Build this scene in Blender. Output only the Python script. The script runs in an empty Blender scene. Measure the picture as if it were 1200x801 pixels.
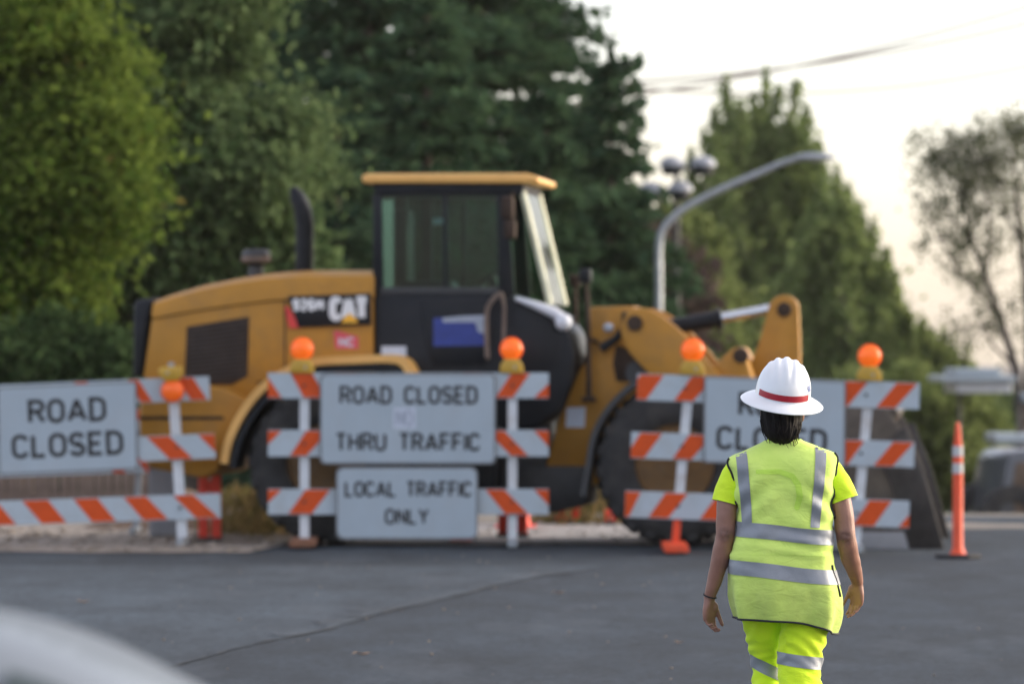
import bpy, bmesh, math, random
import numpy as np
from mathutils import Vector, Matrix, noise
from mathutils.bvhtree import BVHTree

random.seed(7)
RNG = np.random.default_rng(7)
scene = bpy.context.scene
COL = scene.collection
R = math.radians

# ------------------------------------------------------------------ camera, sky, sun, exposure
CAM_H = 1.80
HAZE = 0.00011
FPX = 6000.0                      # focal length in pixels of the 1200 px wide photograph
cam_data = bpy.data.cameras.new("camera")
cam_data.sensor_width = 36.0
cam_data.lens = FPX * 36.0 / 1200.0
cam_data.clip_start = 0.5
cam_data.clip_end = 9000
cam_data.dof.use_dof = True
cam_data.dof.focus_distance = 20.0
cam_data.dof.aperture_fstop = 3.9
cam = bpy.data.objects.new("camera", cam_data)
COL.objects.link(cam)
cam.location = (0, 0, CAM_H)
cam.rotation_euler = (R(90), 0, 0)
scene.camera = cam

SUN_EL, SUN_AZ = 17.0, 72.0       # degrees; azimuth measured from +Y (view direction) towards +X
world = bpy.data.worlds.new("World")
scene.world = world
world.use_nodes = True
wn = world.node_tree.nodes
wl = world.node_tree.links
sky = wn.new("ShaderNodeTexSky")
sky.sky_type = 'NISHITA'
sky.sun_disc = False
sky.sun_elevation = R(SUN_EL)
sky.sun_rotation = R(SUN_AZ)
sky.air_density = 0.7
sky.dust_density = 2.5
sky.ozone_density = 2.0
bg = wn["Background"]
bg.inputs["Strength"].default_value = 0.15
veil = wn.new("ShaderNodeVectorMath"); veil.operation = 'ADD'      # thin even evening overcast over the clear sky
veil.inputs[1].default_value = (1.92, 1.57, 1.22)
wl.new(sky.outputs["Color"], veil.inputs[0])
wl.new(veil.outputs[0], bg.inputs["Color"])

sun_data = bpy.data.lights.new("sun", 'SUN')
sun_data.energy = 1.0
sun_data.angle = R(12)
sun_data.color = (1.0, 0.86, 0.66)
sun = bpy.data.objects.new("sun", sun_data)
COL.objects.link(sun)
sd = Vector((math.sin(R(SUN_AZ)) * math.cos(R(SUN_EL)), math.cos(R(SUN_AZ)) * math.cos(R(SUN_EL)), math.sin(R(SUN_EL))))
sun.rotation_euler = sd.to_track_quat('Z', 'Y').to_euler()
sun.location = sd * 60

scene.view_settings.view_transform = 'Standard'
scene.view_settings.look = 'None'
scene.view_settings.gamma = 1.0
scene.view_settings.use_curve_mapping = False
scene.view_settings.exposure = 1.15
scene.render.engine = 'CYCLES'
scene.cycles.use_denoising = True
scene.cycles.max_bounces = 8
scene.cycles.transparent_max_bounces = 12

# ------------------------------------------------------------------ measuring helpers
def P(px, py, Y):
    """world point at distance Y that the photograph shows at (px, py)"""
    return Vector(((px - 600.0) / FPX * Y, Y, CAM_H - (py - 400.0) / FPX * Y))

def ground_z(Y):
    if Y < 50: return 0.0
    if Y < 58: return -0.035 * (Y - 50) ** 2 / 16.0
    return max(-0.14 - 0.062 * (Y - 58), -7.5)

# ------------------------------------------------------------------ materials
def nodes_of(name):
    m = bpy.data.materials.new(name)
    m.use_nodes = True
    nt = m.node_tree
    return m, nt, nt.nodes, nt.links, nt.nodes["Principled BSDF"]

def mat(name, col, rough=0.6, metal=0.0, var=0.15, scale=6.0, bump=0.0, bscale=60.0, spec=0.5, coat=0.0,
        dirt=None, dirt_amt=0.0, dirt_scale=2.5):
    m, nt, n, l, b = nodes_of(name)
    tc = n.new("ShaderNodeTexCoord")
    nz = n.new("ShaderNodeTexNoise"); nz.inputs["Scale"].default_value = scale
    nz.inputs["Detail"].default_value = 6; nz.inputs["Roughness"].default_value = 0.62
    l.new(tc.outputs["Object"], nz.inputs["Vector"])
    mx = n.new("ShaderNodeMix"); mx.data_type = 'RGBA'
    mr = n.new("ShaderNodeMapRange"); mr.inputs[1].default_value = 0.3; mr.inputs[2].default_value = 0.7
    l.new(nz.outputs["Fac"], mr.inputs[0]); l.new(mr.outputs[0], mx.inputs[0])
    mx.inputs[6].default_value = (*[max(0, c * (1 - var)) for c in col], 1)
    mx.inputs[7].default_value = (*[min(1, c * (1 + var)) for c in col], 1)
    out = mx.outputs[2]
    if dirt is not None:
        n2 = n.new("ShaderNodeTexNoise"); n2.inputs["Scale"].default_value = dirt_scale
        n2.inputs["Detail"].default_value = 8; n2.inputs["Roughness"].default_value = 0.7
        l.new(tc.outputs["Object"], n2.inputs["Vector"])
        r2 = n.new("ShaderNodeMapRange"); r2.inputs[1].default_value = 0.48; r2.inputs[2].default_value = 0.72
        r2.inputs[4].default_value = dirt_amt
        l.new(n2.outputs["Fac"], r2.inputs[0])
        m2 = n.new("ShaderNodeMix"); m2.data_type = 'RGBA'
        l.new(r2.outputs[0], m2.inputs[0]); l.new(out, m2.inputs[6]); m2.inputs[7].default_value = (*dirt, 1)
        out = m2.outputs[2]
    l.new(out, b.inputs["Base Color"])
    b.inputs["Roughness"].default_value = rough
    b.inputs["Metallic"].default_value = metal
    b.inputs["Specular IOR Level"].default_value = spec
    if coat: b.inputs["Coat Weight"].default_value = coat
    if bump:
        n3 = n.new("ShaderNodeTexNoise"); n3.inputs["Scale"].default_value = bscale; n3.inputs["Detail"].default_value = 4
        l.new(tc.outputs["Object"], n3.inputs["Vector"])
        bp = n.new("ShaderNodeBump"); bp.inputs["Strength"].default_value = bump; bp.inputs["Distance"].default_value = 0.01
        l.new(n3.outputs["Fac"], bp.inputs["Height"]); l.new(bp.outputs["Normal"], b.inputs["Normal"])
    return m

def leaf_mat(name, c1, c2, trans=0.35, patch=0.35, c3=None):
    """foliage: colour differs leaf by leaf and in soft patches"""
    m, nt, n, l, b = nodes_of(name)
    geo = n.new("ShaderNodeNewGeometry")
    tc = n.new("ShaderNodeTexCoord")
    nz = n.new("ShaderNodeTexNoise"); nz.inputs["Scale"].default_value = patch; nz.inputs["Detail"].default_value = 3
    l.new(tc.outputs["Object"], nz.inputs["Vector"])
    ad = n.new("ShaderNodeMath"); ad.operation = 'ADD'
    l.new(geo.outputs["Random Per Island"], ad.inputs[0]); l.new(nz.outputs["Fac"], ad.inputs[1])
    mr = n.new("ShaderNodeMapRange"); mr.inputs[1].default_value = 0.35; mr.inputs[2].default_value = 1.25
    l.new(ad.outputs[0], mr.inputs[0])
    mx = n.new("ShaderNodeMix"); mx.data_type = 'RGBA'
    l.new(mr.outputs[0], mx.inputs[0])
    mx.inputs[6].default_value = (*c1, 1); mx.inputs[7].default_value = (*c2, 1)
    out = mx.outputs[2]
    if c3 is not None:
        gt = n.new("ShaderNodeMath"); gt.operation = 'GREATER_THAN'; gt.inputs[1].default_value = 0.992
        l.new(geo.outputs["Random Per Island"], gt.inputs[0])
        m3 = n.new("ShaderNodeMix"); m3.data_type = 'RGBA'
        l.new(gt.outputs[0], m3.inputs[0]); l.new(out, m3.inputs[6]); m3.inputs[7].default_value = (*c3, 1)
        out = m3.outputs[2]
    df = n.new("ShaderNodeBsdfDiffuse"); tr = n.new("ShaderNodeBsdfTranslucent")
    l.new(out, df.inputs["Color"]); l.new(out, tr.inputs["Color"])
    ms = n.new("ShaderNodeMixShader"); ms.inputs[0].default_value = trans
    l.new(df.outputs[0], ms.inputs[1]); l.new(tr.outputs[0], ms.inputs[2])
    l.new(ms.outputs[0], n["Material Output"].inputs["Surface"])
    n.remove(b)
    return m

def glass_mat(name, tint, refl=0.12, rough=0.02, ior=1.5):
    m, nt, n, l, b = nodes_of(name)
    t = n.new("ShaderNodeBsdfTransparent"); t.inputs[0].default_value = (*tint, 1)
    g = n.new("ShaderNodeBsdfGlossy"); g.inputs["Roughness"].default_value = rough
    fr = n.new("ShaderNodeFresnel"); fr.inputs[0].default_value = ior
    ad = n.new("ShaderNodeMath"); ad.operation = 'ADD'; ad.inputs[1].default_value = refl
    l.new(fr.outputs[0], ad.inputs[0])
    ms = n.new("ShaderNodeMixShader")
    l.new(ad.outputs[0], ms.inputs[0]); l.new(t.outputs[0], ms.inputs[1]); l.new(g.outputs[0], ms.inputs[2])
    l.new(ms.outputs[0], n["Material Output"].inputs["Surface"])
    n.remove(b)
    return m

MT = {}
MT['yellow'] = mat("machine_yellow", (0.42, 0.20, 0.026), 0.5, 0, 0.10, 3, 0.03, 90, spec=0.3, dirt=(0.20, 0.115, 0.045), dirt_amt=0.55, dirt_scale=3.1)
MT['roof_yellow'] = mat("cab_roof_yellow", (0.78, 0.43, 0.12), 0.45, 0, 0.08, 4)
MT['black'] = mat("machine_black", (0.011, 0.013, 0.017), 0.5, 0, 0.25, 5, spec=0.22, dirt=(0.03, 0.028, 0.026), dirt_amt=0.35)
MT['darkgrey'] = mat("dark_grey_steel", (0.035, 0.037, 0.04), 0.55, 0, 0.25, 8)
MT['rubber'] = mat("tyre_rubber", (0.026, 0.026, 0.027), 0.85, 0, 0.3, 9, 0.2, 60, dirt=(0.07, 0.062, 0.052), dirt_amt=0.6, dirt_scale=4)
MT['rim'] = mat("dirty_rim_yellow", (0.13, 0.065, 0.015), 0.65, 0, 0.25, 6, 0.1, 50, dirt=(0.09, 0.065, 0.04), dirt_amt=0.8, dirt_scale=5)
MT['chrome'] = mat("chrome_rod", (0.62, 0.66, 0.70), 0.25, 1.0, 0.05, 4)
MT['grille'] = mat("grille_dark", (0.048, 0.032, 0.024), 0.8, 0, 0.3, 12, spec=0.2)
MT['bucket'] = mat("worn_bucket_steel", (0.085, 0.072, 0.06), 0.62, 0.2, 0.35, 5, 0.2, 30, dirt=(0.15, 0.12, 0.09), dirt_amt=0.6, dirt_scale=3)
MT['cutter'] = mat("cutting_edge_steel", (0.05, 0.045, 0.042), 0.5, 0.4, 0.3, 8)
MT['pillar_sheen'] = mat("pale_cab_trim", (0.62, 0.62, 0.44), 0.4, 0, 0.08, 6)  # bright sky reflection along the front cab pillars, put into their colour
MT['decalblack'] = mat("decal_black", (0.010, 0.011, 0.014), 0.45, 0, 0.1, 6, spec=0.25)
MT['decalwhite'] = mat("decal_white", (0.72, 0.73, 0.74), 0.4, 0, 0.05, 9)
MT['decalred'] = mat("decal_red", (0.62, 0.04, 0.035), 0.4, 0, 0.1, 9)
MT['decalpink'] = mat("decal_rose", (0.60, 0.07, 0.10), 0.4, 0, 0.1, 9)
MT['decalyellow'] = mat("decal_yellow", (0.85, 0.45, 0.03), 0.4, 0, 0.05, 9)
MT['decalblue'] = mat("decal_blue", (0.02, 0.04, 0.24), 0.4, 0, 0.2, 12)
MT['sheet'] = mat("reflective_white_sheeting", (0.41, 0.48, 0.53), 0.45, 0, 0.06, 7, dirt=(0.36, 0.36, 0.35), dirt_amt=0.45, dirt_scale=5)
MT['signface'] = mat("sign_white_sheeting", (0.36, 0.43, 0.485), 0.42, 0, 0.05, 3, dirt=(0.36, 0.38, 0.40), dirt_amt=0.35, dirt_scale=4)
MT['signblack'] = mat("sign_black_print", (0.016, 0.017, 0.019), 0.5, 0, 0.1, 6)
MT['signedge'] = mat("sign_edge_grey", (0.20, 0.21, 0.22), 0.5, 0.3, 0.1, 6)
MT['sticker'] = mat("sticker_pale", (0.52, 0.57, 0.66), 0.4, 0, 0.06, 9)
MT['orange'] = mat("reflective_orange_sheeting", (0.62, 0.078, 0.010), 0.5, 0, 0.10, 8, spec=0.25, dirt=(0.40, 0.075, 0.02), dirt_amt=0.4, dirt_scale=6)
MT['post'] = mat("white_steel_post", (0.62, 0.65, 0.68), 0.45, 0, 0.08, 9, dirt=(0.35, 0.27, 0.20), dirt_amt=0.45, dirt_scale=5)
MT['galv'] = mat("galvanised_steel", (0.34, 0.37, 0.40), 0.42, 0.55, 0.15, 8)
MT['rust'] = mat("rusty_base", (0.20, 0.09, 0.05), 0.8, 0, 0.3, 14)
MT['orangeplastic'] = mat("orange_plastic", (0.72, 0.075, 0.018), 0.5, 0, 0.12, 6)
MT['redorange'] = mat("red_orange_plastic", (0.92, 0.065, 0.03), 0.5, 0, 0.12, 6)
MT['lampbox'] = mat("beacon_yellow_case", (0.50, 0.30, 0.03), 0.5, 0, 0.2, 14)
MT['whiteband'] = mat("white_reflective_band", (0.50, 0.50, 0.50), 0.45, 0, 0.08, 9)
MT['blackrubber'] = mat("black_rubber_base", (0.02, 0.02, 0.021), 0.8, 0, 0.2, 9)
MT['bark'] = mat("bark_brown", (0.055, 0.040, 0.03), 0.9, 0, 0.35, 6, 0.6, 14)
MT['palebark'] = mat("bark_grey", (0.075, 0.06, 0.052), 0.9, 0, 0.35, 6, 0.5, 14)
MT['lampwhite'] = mat("lamp_housing_white", (0.62, 0.64, 0.68), 0.4, 0, 0.06, 6)
MT['wire'] = mat("wire_dark", (0.10, 0.08, 0.075), 0.6, 0, 0.1, 4)
MT['wood'] = mat("weathered_wood", (0.17, 0.125, 0.10), 0.85, 0, 0.35, 5, 0.3, 25)
MT['concrete'] = mat("grey_box_paint", (0.26, 0.27, 0.29), 0.65, 0, 0.12, 5)
MT['canopy'] = mat("canopy_pale_blue", (0.36, 0.42, 0.46), 0.5, 0, 0.1, 3)

def lens_mat():
    m, nt, n, l, b = nodes_of("amber_lens")
    b.inputs["Base Color"].default_value = (0.90, 0.13, 0.008, 1)
    b.inputs["Roughness"].default_value = 0.3
    tc = n.new("ShaderNodeTexCoord")
    vz = n.new("ShaderNodeTexVoronoi"); vz.inputs["Scale"].default_value = 55
    l.new(tc.outputs["Object"], vz.inputs["Vector"])
    bp = n.new("ShaderNodeBump"); bp.inputs["Strength"].default_value = 0.5; bp.inputs["Distance"].default_value = 0.004
    l.new(vz.outputs["Distance"], bp.inputs["Height"]); l.new(bp.outputs["Normal"], b.inputs["Normal"])
    b.inputs["Emission Color"].default_value = (1.0, 0.17, 0.01, 1)
    b.inputs["Emission Strength"].default_value = 0.18
    return m
MT['lens'] = lens_mat()
MT['cabglass'] = glass_mat("green_cab_glass", (0.60, 0.74, 0.72), 0.0, 0.03, 1.35)
MT['windglass'] = glass_mat("windscreen_glass", (0.68, 0.82, 0.74), 0.0, 0.02, 1.13)

# ------------------------------------------------------------------ mesh helpers
def mesh_obj(name, verts, faces, m, parent=None, smooth=None, loc=(0, 0, 0)):
    me = bpy.data.meshes.new(name)
    me.from_pydata([tuple(v) for v in verts], [], [tuple(f) for f in faces])
    return finish(name, me, m, parent, smooth, loc)

def finish(name, me, m, parent=None, smooth=None, loc=(0, 0, 0)):
    me.validate(); me.update()
    if m is not None: me.materials.append(m)
    if smooth is not None:
        me.polygons.foreach_set('use_smooth', [True] * len(me.polygons))
        if smooth < 179: me.set_sharp_from_angle(angle=R(smooth))
    o = bpy.data.objects.new(name, me)
    COL.objects.link(o)
    o.location = loc
    if parent is not None: o.parent = parent
    return o

def tag(o, label=None, cat=None, group=None, kind=None):
    if label: o['label'] = label
    if cat: o['category'] = cat
    if group: o['group'] = group
    if kind: o['kind'] = kind
    return o

def empty(name, loc, rotz=0.0, parent=None):
    o = bpy.data.objects.new(name, None)
    COL.objects.link(o)
    o.empty_display_size = 0.2
    o.location = loc
    o.rotation_euler = (0, 0, rotz)
    if parent is not None: o.parent = parent
    return o

class MB:
    """collects shapes into one mesh"""
    def __init__(self): self.v = []; self.f = []
    def add(self, verts, faces):
        k = len(self.v)
        self.v += [Vector(p) for p in verts]
        self.f += [tuple(i + k for i in f) for f in faces]
        return self
    def bm(self, b):
        b.verts.index_update()
        self.add([v.co.copy() for v in b.verts], [[v.index for v in f.verts] for f in b.faces]); b.free()
        return self
    def box(self, c, s, bev=0.0, rot=None):
        b = bmesh.new()
        bmesh.ops.create_cube(b, size=1.0)
        for v in b.verts: v.co = Vector((v.co.x * s[0], v.co.y * s[1], v.co.z * s[2]))
        if bev: bmesh.ops.bevel(b, geom=b.edges[:], offset=bev, segments=2, profile=0.5, affect='EDGES')
        M_ = Matrix.Translation(Vector(c)) @ (rot.to_4x4() if rot is not None else Matrix.Identity(4))
        bmesh.ops.transform(b, matrix=M_, verts=b.verts[:])
        return self.bm(b)
    def prism(self, outline, d0, d1, axis='y', bev=0.0, seg=2):
        """polygon outline extruded along an axis; outline gives the other two coordinates in order"""
        def mk(a, c, d):
            return {'y': (a, d, c), 'x': (d, a, c), 'z': (a, c, d)}[axis]
        b = bmesh.new()
        lo = [b.verts.new(mk(a, c, d0)) for a, c in outline]
        hi = [b.verts.new(mk(a, c, d1)) for a, c in outline]
        n = len(outline)
        b.faces.new(lo); b.faces.new(hi[::-1])
        for i in range(n):
            b.faces.new([lo[i], hi[i], hi[(i + 1) % n], lo[(i + 1) % n]])
        bmesh.ops.recalc_face_normals(b, faces=b.faces[:])
        if bev: bmesh.ops.bevel(b, geom=b.edges[:], offset=bev, segments=seg, profile=0.5, affect='EDGES', clamp_overlap=True)
        return self.bm(b)
    def tube(self, pts, rad, seg=10, caps=True, flat=None):
        """round (or flattened) tube along points; rad is a number or one per point"""
        pts = [Vector(p) for p in pts]
        n = len(pts)
        rs = rad if isinstance(rad, (list, tuple)) else [rad] * n
        T = [(pts[min(i + 1, n - 1)] - pts[max(i - 1, 0)]).normalized() for i in range(n)]
        up = Vector((0, 0, 1)) if abs(T[0].z) < 0.9 else Vector((0, 1, 0))
        N = (up - T[0] * up.dot(T[0])).normalized()
        k0 = len(self.v)
        for i in range(n):
            N = (N - T[i] * N.dot(T[i])).normalized()
            B = T[i].cross(N)
            for j in range(seg):
                a = 2 * math.pi * j / seg
                self.v.append(pts[i] + (N * math.cos(a) + B * math.sin(a)) * rs[i])
        for i in range(n - 1):
            for j in range(seg):
                a, b2 = k0 + i * seg + j, k0 + i * seg + (j + 1) % seg
                self.f.append((a, b2, b2 + seg, a + seg))
        if caps:
            self.f.append(tuple(k0 + j for j in range(seg))[::-1])
            self.f.append(tuple(k0 + (n - 1) * seg + j for j in range(seg)))
        return self
    def lathe(self, prof, seg=32, center=(0, 0, 0), axis='z', close=False):
        """profile of (radius, height) turned about an axis"""
        c = Vector(center); k0 = len(self.v); n = len(prof)
        for r, h in prof:
            for j in range(seg):
                a = 2 * math.pi * j / seg
                x, y = r * math.cos(a), r * math.sin(a)
                self.v.append(c + Vector({'z': (x, y, h), 'y': (x, h, y), 'x': (h, x, y)}[axis]))
        rng = n if close else n - 1
        for i in range(rng):
            for j in range(seg):
                a, b2 = k0 + i * seg + j, k0 + i * seg + (j + 1) % seg
                i2 = ((i + 1) % n) - i
                self.f.append((a, b2, b2 + seg * i2, a + seg * i2))
        if not close:
            if prof[0][0] > 1e-6: self.f.append(tuple(k0 + j for j in range(seg))[::-1])
            if prof[-1][0] > 1e-6: self.f.append(tuple(k0 + (n - 1) * seg + j for j in range(seg)))
        return self
    def ellipsoid(self, c, r, u=20, v=12):
        prof = [(max(1e-5, math.cos(t)), math.sin(t)) for t in [(-math.pi / 2) + math.pi * i / v for i in range(v + 1)]]
        k0 = len(self.v)
        self.lathe(prof, u)
        for i in range(k0, len(self.v)):
            p = self.v[i]; self.v[i] = Vector((c[0] + p.x * r[0], c[1] + p.y * r[1], c[2] + p.z * r[2]))
        return self
    def build(self, name, m, parent=None, smooth=None, loc=(0, 0, 0), normals=True):
        me = bpy.data.meshes.new(name)
        me.from_pydata([tuple(p) for p in self.v], [], self.f)
        if normals:
            b = bmesh.new(); b.from_mesh(me)
            bmesh.ops.recalc_face_normals(b, faces=b.faces[:])
            b.to_mesh(me); b.free()
        return finish(name, me, m, parent, smooth, loc)

def copy_tree(o, parent=None):
    c = o.copy(); COL.objects.link(c)
    if parent is not None: c.parent = parent
    for ch in list(o.children): copy_tree(ch, c)
    return c

# ------------------------------------------------------------------ ground, road, pavement
def asphalt_mat(name, base, light=1.0):
    m, nt, n, l, b = nodes_of(name)
    tc = n.new("ShaderNodeTexCoord")
    def nz(scale, det, rough=0.6, st=(1, 1, 1)):
        mp = n.new("ShaderNodeMapping"); mp.inputs["Scale"].default_value = st
        l.new(tc.outputs["Object"], mp.inputs["Vector"])
        t = n.new("ShaderNodeTexNoise"); t.inputs["Scale"].default_value = scale
        t.inputs["Detail"].default_value = det; t.inputs["Roughness"].default_value = rough
        l.new(mp.outputs[0], t.inputs["Vector"]); return t
    med = nz(17, 4, 0.7, (1.0, 0.6, 1)); big = nz(0.22, 4, 0.55, (1.0, 0.35, 1)); mid = nz(1.7, 6, 0.65, (1.0, 0.4, 1)); fine = nz(70, 3, 0.7)
    def rng(src, a, b2, lo, hi):
        r = n.new("ShaderNodeMapRange"); r.inputs[1].default_value = a; r.inputs[2].default_value = b2
        r.inputs[3].default_value = lo; r.inputs[4].default_value = hi
        l.new(src.outputs["Fac"], r.inputs[0]); return r.outputs[0]
    v1, v2, v3 = rng(big, 0.3, 0.7, 0.66, 1.42), rng(mid, 0.3, 0.7, 0.66, 1.36), rng(fine, 0.25, 0.75, 0.35, 1.75)
    m1 = n.new("ShaderNodeMath"); m1.operation = 'MULTIPLY'; l.new(v1, m1.inputs[0]); l.new(v2, m1.inputs[1])
    m0 = n.new("ShaderNodeMath"); m0.operation = 'MULTIPLY'; l.new(m1.outputs[0], m0.inputs[0]); l.new(rng(med, 0.3, 0.7, 0.62, 1.42), m0.inputs[1])
    m2 = n.new("ShaderNodeMath"); m2.operation = 'MULTIPLY'; l.new(m0.outputs[0], m2.inputs[0]); l.new(v3, m2.inputs[1])
    vm = n.new("ShaderNodeVectorMath"); vm.operation = 'SCALE'; vm.inputs[0].default_value = tuple(c * light for c in base)
    l.new(m2.outputs[0], vm.inputs["Scale"])
    st_ = nz(1.1, 7, 0.7, (1.0, 0.22, 1)); k_ = rng(st_, 0.52, 0.72, 0.0, 0.6)
    mxs = n.new("ShaderNodeMix"); mxs.data_type = 'RGBA'; l.new(k_, mxs.inputs[0]); l.new(vm.outputs[0], mxs.inputs[6]); mxs.inputs[7].default_value = (0.066, 0.080, 0.097, 1)
    l.new(mxs.outputs[2], b.inputs["Base Color"])
    b.inputs["Roughness"].default_value = 0.88
    b.inputs["Specular IOR Level"].default_value = 0.3
    bp = n.new("ShaderNodeBump"); bp.inputs["Strength"].default_value = 0.6; bp.inputs["Distance"].default_value = 0.012
    l.new(fine.outputs["Fac"], bp.inputs["Height"]); l.new(bp.outputs["Normal"], b.inputs["Normal"])
    return m

MT['asphalt'] = asphalt_mat("asphalt_grey", (0.0205, 0.0295, 0.0395))
MT['asphalt_old'] = asphalt_mat("asphalt_worn", (0.0345, 0.047, 0.060))
MT['seam'] = mat("tar_seam_dark", (0.021, 0.027, 0.034), 0.85, 0, 0.5, 4)
MT['dirt'] = mat("roadside_dirt", (0.17, 0.145, 0.12), 0.95, 0, 0.3, 1.5, 0.5, 20, dirt=(0.08, 0.085, 0.04), dirt_amt=0.6, dirt_scale=0.35)
MT['gravel'] = mat("pale_gravel", (0.235, 0.20, 0.165), 0.95, 0, 0.28, 5, 0.6, 30, dirt=(0.13, 0.11, 0.09), dirt_amt=0.6, dirt_scale=1.4)
MT['paleconcrete'] = mat("pale_concrete", (0.27, 0.255, 0.24), 0.9, 0, 0.2, 3, 0.2, 40, dirt=(0.14, 0.125, 0.115), dirt_amt=0.6, dirt_scale=1.6)
MT['field'] = mat("field_green_brown", (0.07, 0.075, 0.035), 0.95, 0, 0.35, 0.2)

def strip_sheet(name, left, right, zoff, m, nx=8):
    """sheet between two boundary lines given as (x, Y) points with matching counts, following the ground"""
    verts, faces = [], []
    for (xa, ya), (xb, yb) in zip(left, right):
        for i in range(nx + 1):
            t = i / nx
            x, y = xa + (xb - xa) * t, ya + (yb - ya) * t
            verts.append((x, y, ground_z(y) + zoff))
    for j in range(len(left) - 1):
        for i in range(nx):
            a = j * (nx + 1) + i
            faces.append((a, a + 1, a + nx + 2, a + nx + 1))
    return mesh_obj(name, verts, faces, m)

ys = [-30, 0, 20, 40, 50, 52, 54, 56, 58, 70, 100, 140, 180, 220, 235, 300, 500, 1000, 2000]
g = strip_sheet("ground", [(-40 - y * 1.2 if y > 0 else -60, y) for y in ys], [(40 + y * 1.2 if y > 0 else 60, y) for y in ys], 0.0, MT['dirt'], 30)
tag(g, kind='structure')

def wob(t, a=0.08): return a * noise.noise(Vector((t * 0.7, 3.1, 0.4)))
# main asphalt: its far edge is ragged where it meets the dirt of the closed street
ax = np.linspace(-40, 40, 161)
def edge_y(x):
    base = 43.6 if x < -2.2 else (45.2 if x < 1.6 else 45.2 + min(8.0, (x - 1.6) * 4))
    return base + 0.25 * noise.noise(Vector((x * 0.8, 0, 0))) + 0.1 * noise.noise(Vector((x * 3.1, 5, 0)))
rows = [0.0, 0.2, 0.4, 0.6, 0.8, 0.9, 1.0]
verts, faces = [], []
for t in rows:
    for x in ax:
        y = -25 + (edge_y(x) + 25) * t
        verts.append((x, y, ground_z(y) + 0.012))
W = len(ax)
for j in range(len(rows) - 1):
    for i in range(W - 1):
        a = j * W + i; faces.append((a, a + 1, a + W + 1, a + W))
tag(mesh_obj("road", verts, faces, MT['asphalt']), kind='structure')

SEAM = [(220, 778), (300, 756), (390, 738), (440, 722), (520, 704), (580, 688), (640, 676), (720, 664)]
def ground_pt(px, py):
    Y = CAM_H * FPX / (py - 400.0)
    return ((px - 600) / FPX * Y, Y)
sp = [ground_pt(*q) for q in SEAM]
d0 = (Vector(sp[0]) - Vector(sp[2])).normalized()
sp = [tuple(Vector(sp[0]) + d0 * k) for k in (14, 8, 4, 2)] + sp
def densify(pts, k):
    out = []
    for i in range(len(pts) - 1):
        for j in range(k):
            t = j / k
            out.append((pts[i][0] * (1 - t) + pts[i + 1][0] * t, pts[i][1] * (1 - t) + pts[i + 1][1] * t))
    return out + [pts[-1]]
sp = densify(sp, 14)
sp = [(x + 0.05 * noise.noise(Vector((y * 1.3, 1, 0))) + 0.02 * noise.noise(Vector((y * 5, 2, 0))), y) for x, y in sp]
# worn lane on the far side of the seam
tag(strip_sheet("worn_lane", [(-16, y) for x, y in sp], sp, 0.016, MT['asphalt_old'], 20), kind='structure')
wd = [0.7 * max(0.001, 0.008 + 0.055 * noise.noise(Vector((y * 0.75, 9, 0))) + 0.03 * noise.noise(Vector((y * 2.9, 19, 0)))) for x, y in sp]
tag(strip_sheet("tar_seam", [(x - w, y) for (x, y), w in zip(sp, wd)], [(x + w, y) for (x, y), w in zip(sp, wd)], 0.020, MT['seam'], 1), kind='structure')
# pale scuffed band along the worn side of the seam
i0, i1 = len(sp) * 5 // 10, len(sp) * 19 // 20
sc_ = [(x - 0.03, y) for x, y in sp[i0:i1]]
sw = [(x - 0.03 - 0.55 * max(0.0, 0.25 + noise.noise(Vector((y * 0.8, 31, 0))) + 0.5 * noise.noise(Vector((y * 3.0, 32, 0)))), y) for x, y in sp[i0:i1]]
MT['scuff'] = asphalt_mat("asphalt_scuffed", (0.046, 0.058, 0.070))
tag(strip_sheet("scuffed_strip", sw, sc_, 0.0185, MT['scuff'], 3), kind='structure')
# gravel verge and the pale torn-up strip behind the barricades
gl = [(x, edge_y(x) - 0.15 + 0.1 * noise.noise(Vector((x * 2, 7, 0)))) for x in np.linspace(-16, -2.0, 60)]
gr = [(x, 49.5 + 0.8 * noise.noise(Vector((x * 0.6, 8, 0)))) for x in np.linspace(-16, -2.0, 60)]
tag(strip_sheet("gravel_verge", gr, gl, 0.020, MT['gravel'], 6), kind='structure')
cl = [(x, edge_y(x) + 0.12 + 0.12 * noise.noise(Vector((x * 2.5, 17, 0)))) for x in np.linspace(-2.2, 2.4, 40)]
cr = [(x, 50.5 + 0.5 * noise.noise(Vector((x * 1.2, 18, 0)))) for x in np.linspace(-2.2, 2.4, 40)]
tag(strip_sheet("concrete_strip", cr, cl, 0.016, MT['paleconcrete'], 6), kind='structure')

def rubble(name, n, xr, yr, s, m, label):
    mb = MB()
    for _ in range(n):
        x, y = random.uniform(*xr), random.uniform(*yr)
        r = random.uniform(*s)
        b = bmesh.new(); bmesh.ops.create_icosphere(b, subdivisions=1, radius=r)
        for v in b.verts: v.co *= random.uniform(0.7, 1.2); v.co.z *= 0.6
        bmesh.ops.translate(b, vec=(x, y, ground_z(y) + 0.02 + r * 0.2), verts=b.verts[:])
        mb.bm(b)
    o = mb.build(name, m); tag(o, label, 'gravel', kind='stuff'); return o
rubble("gravel", 500, (-7, -2.0), (43.5, 49), (0.012, 0.05), MT['gravel'], "loose pale stones scattered on the dirt verge behind the barricades")
rubble("rubble", 120, (-1.9, 1.4), (45.4, 50), (0.01, 0.025), MT['paleconcrete'], "broken concrete bits on the torn-up strip under the loader")
rubble("debris", 120, (-3, 3.5), (22, 43), (0.004, 0.012), MT['gravel'], "small pebbles and grit strewn over the asphalt")

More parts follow.
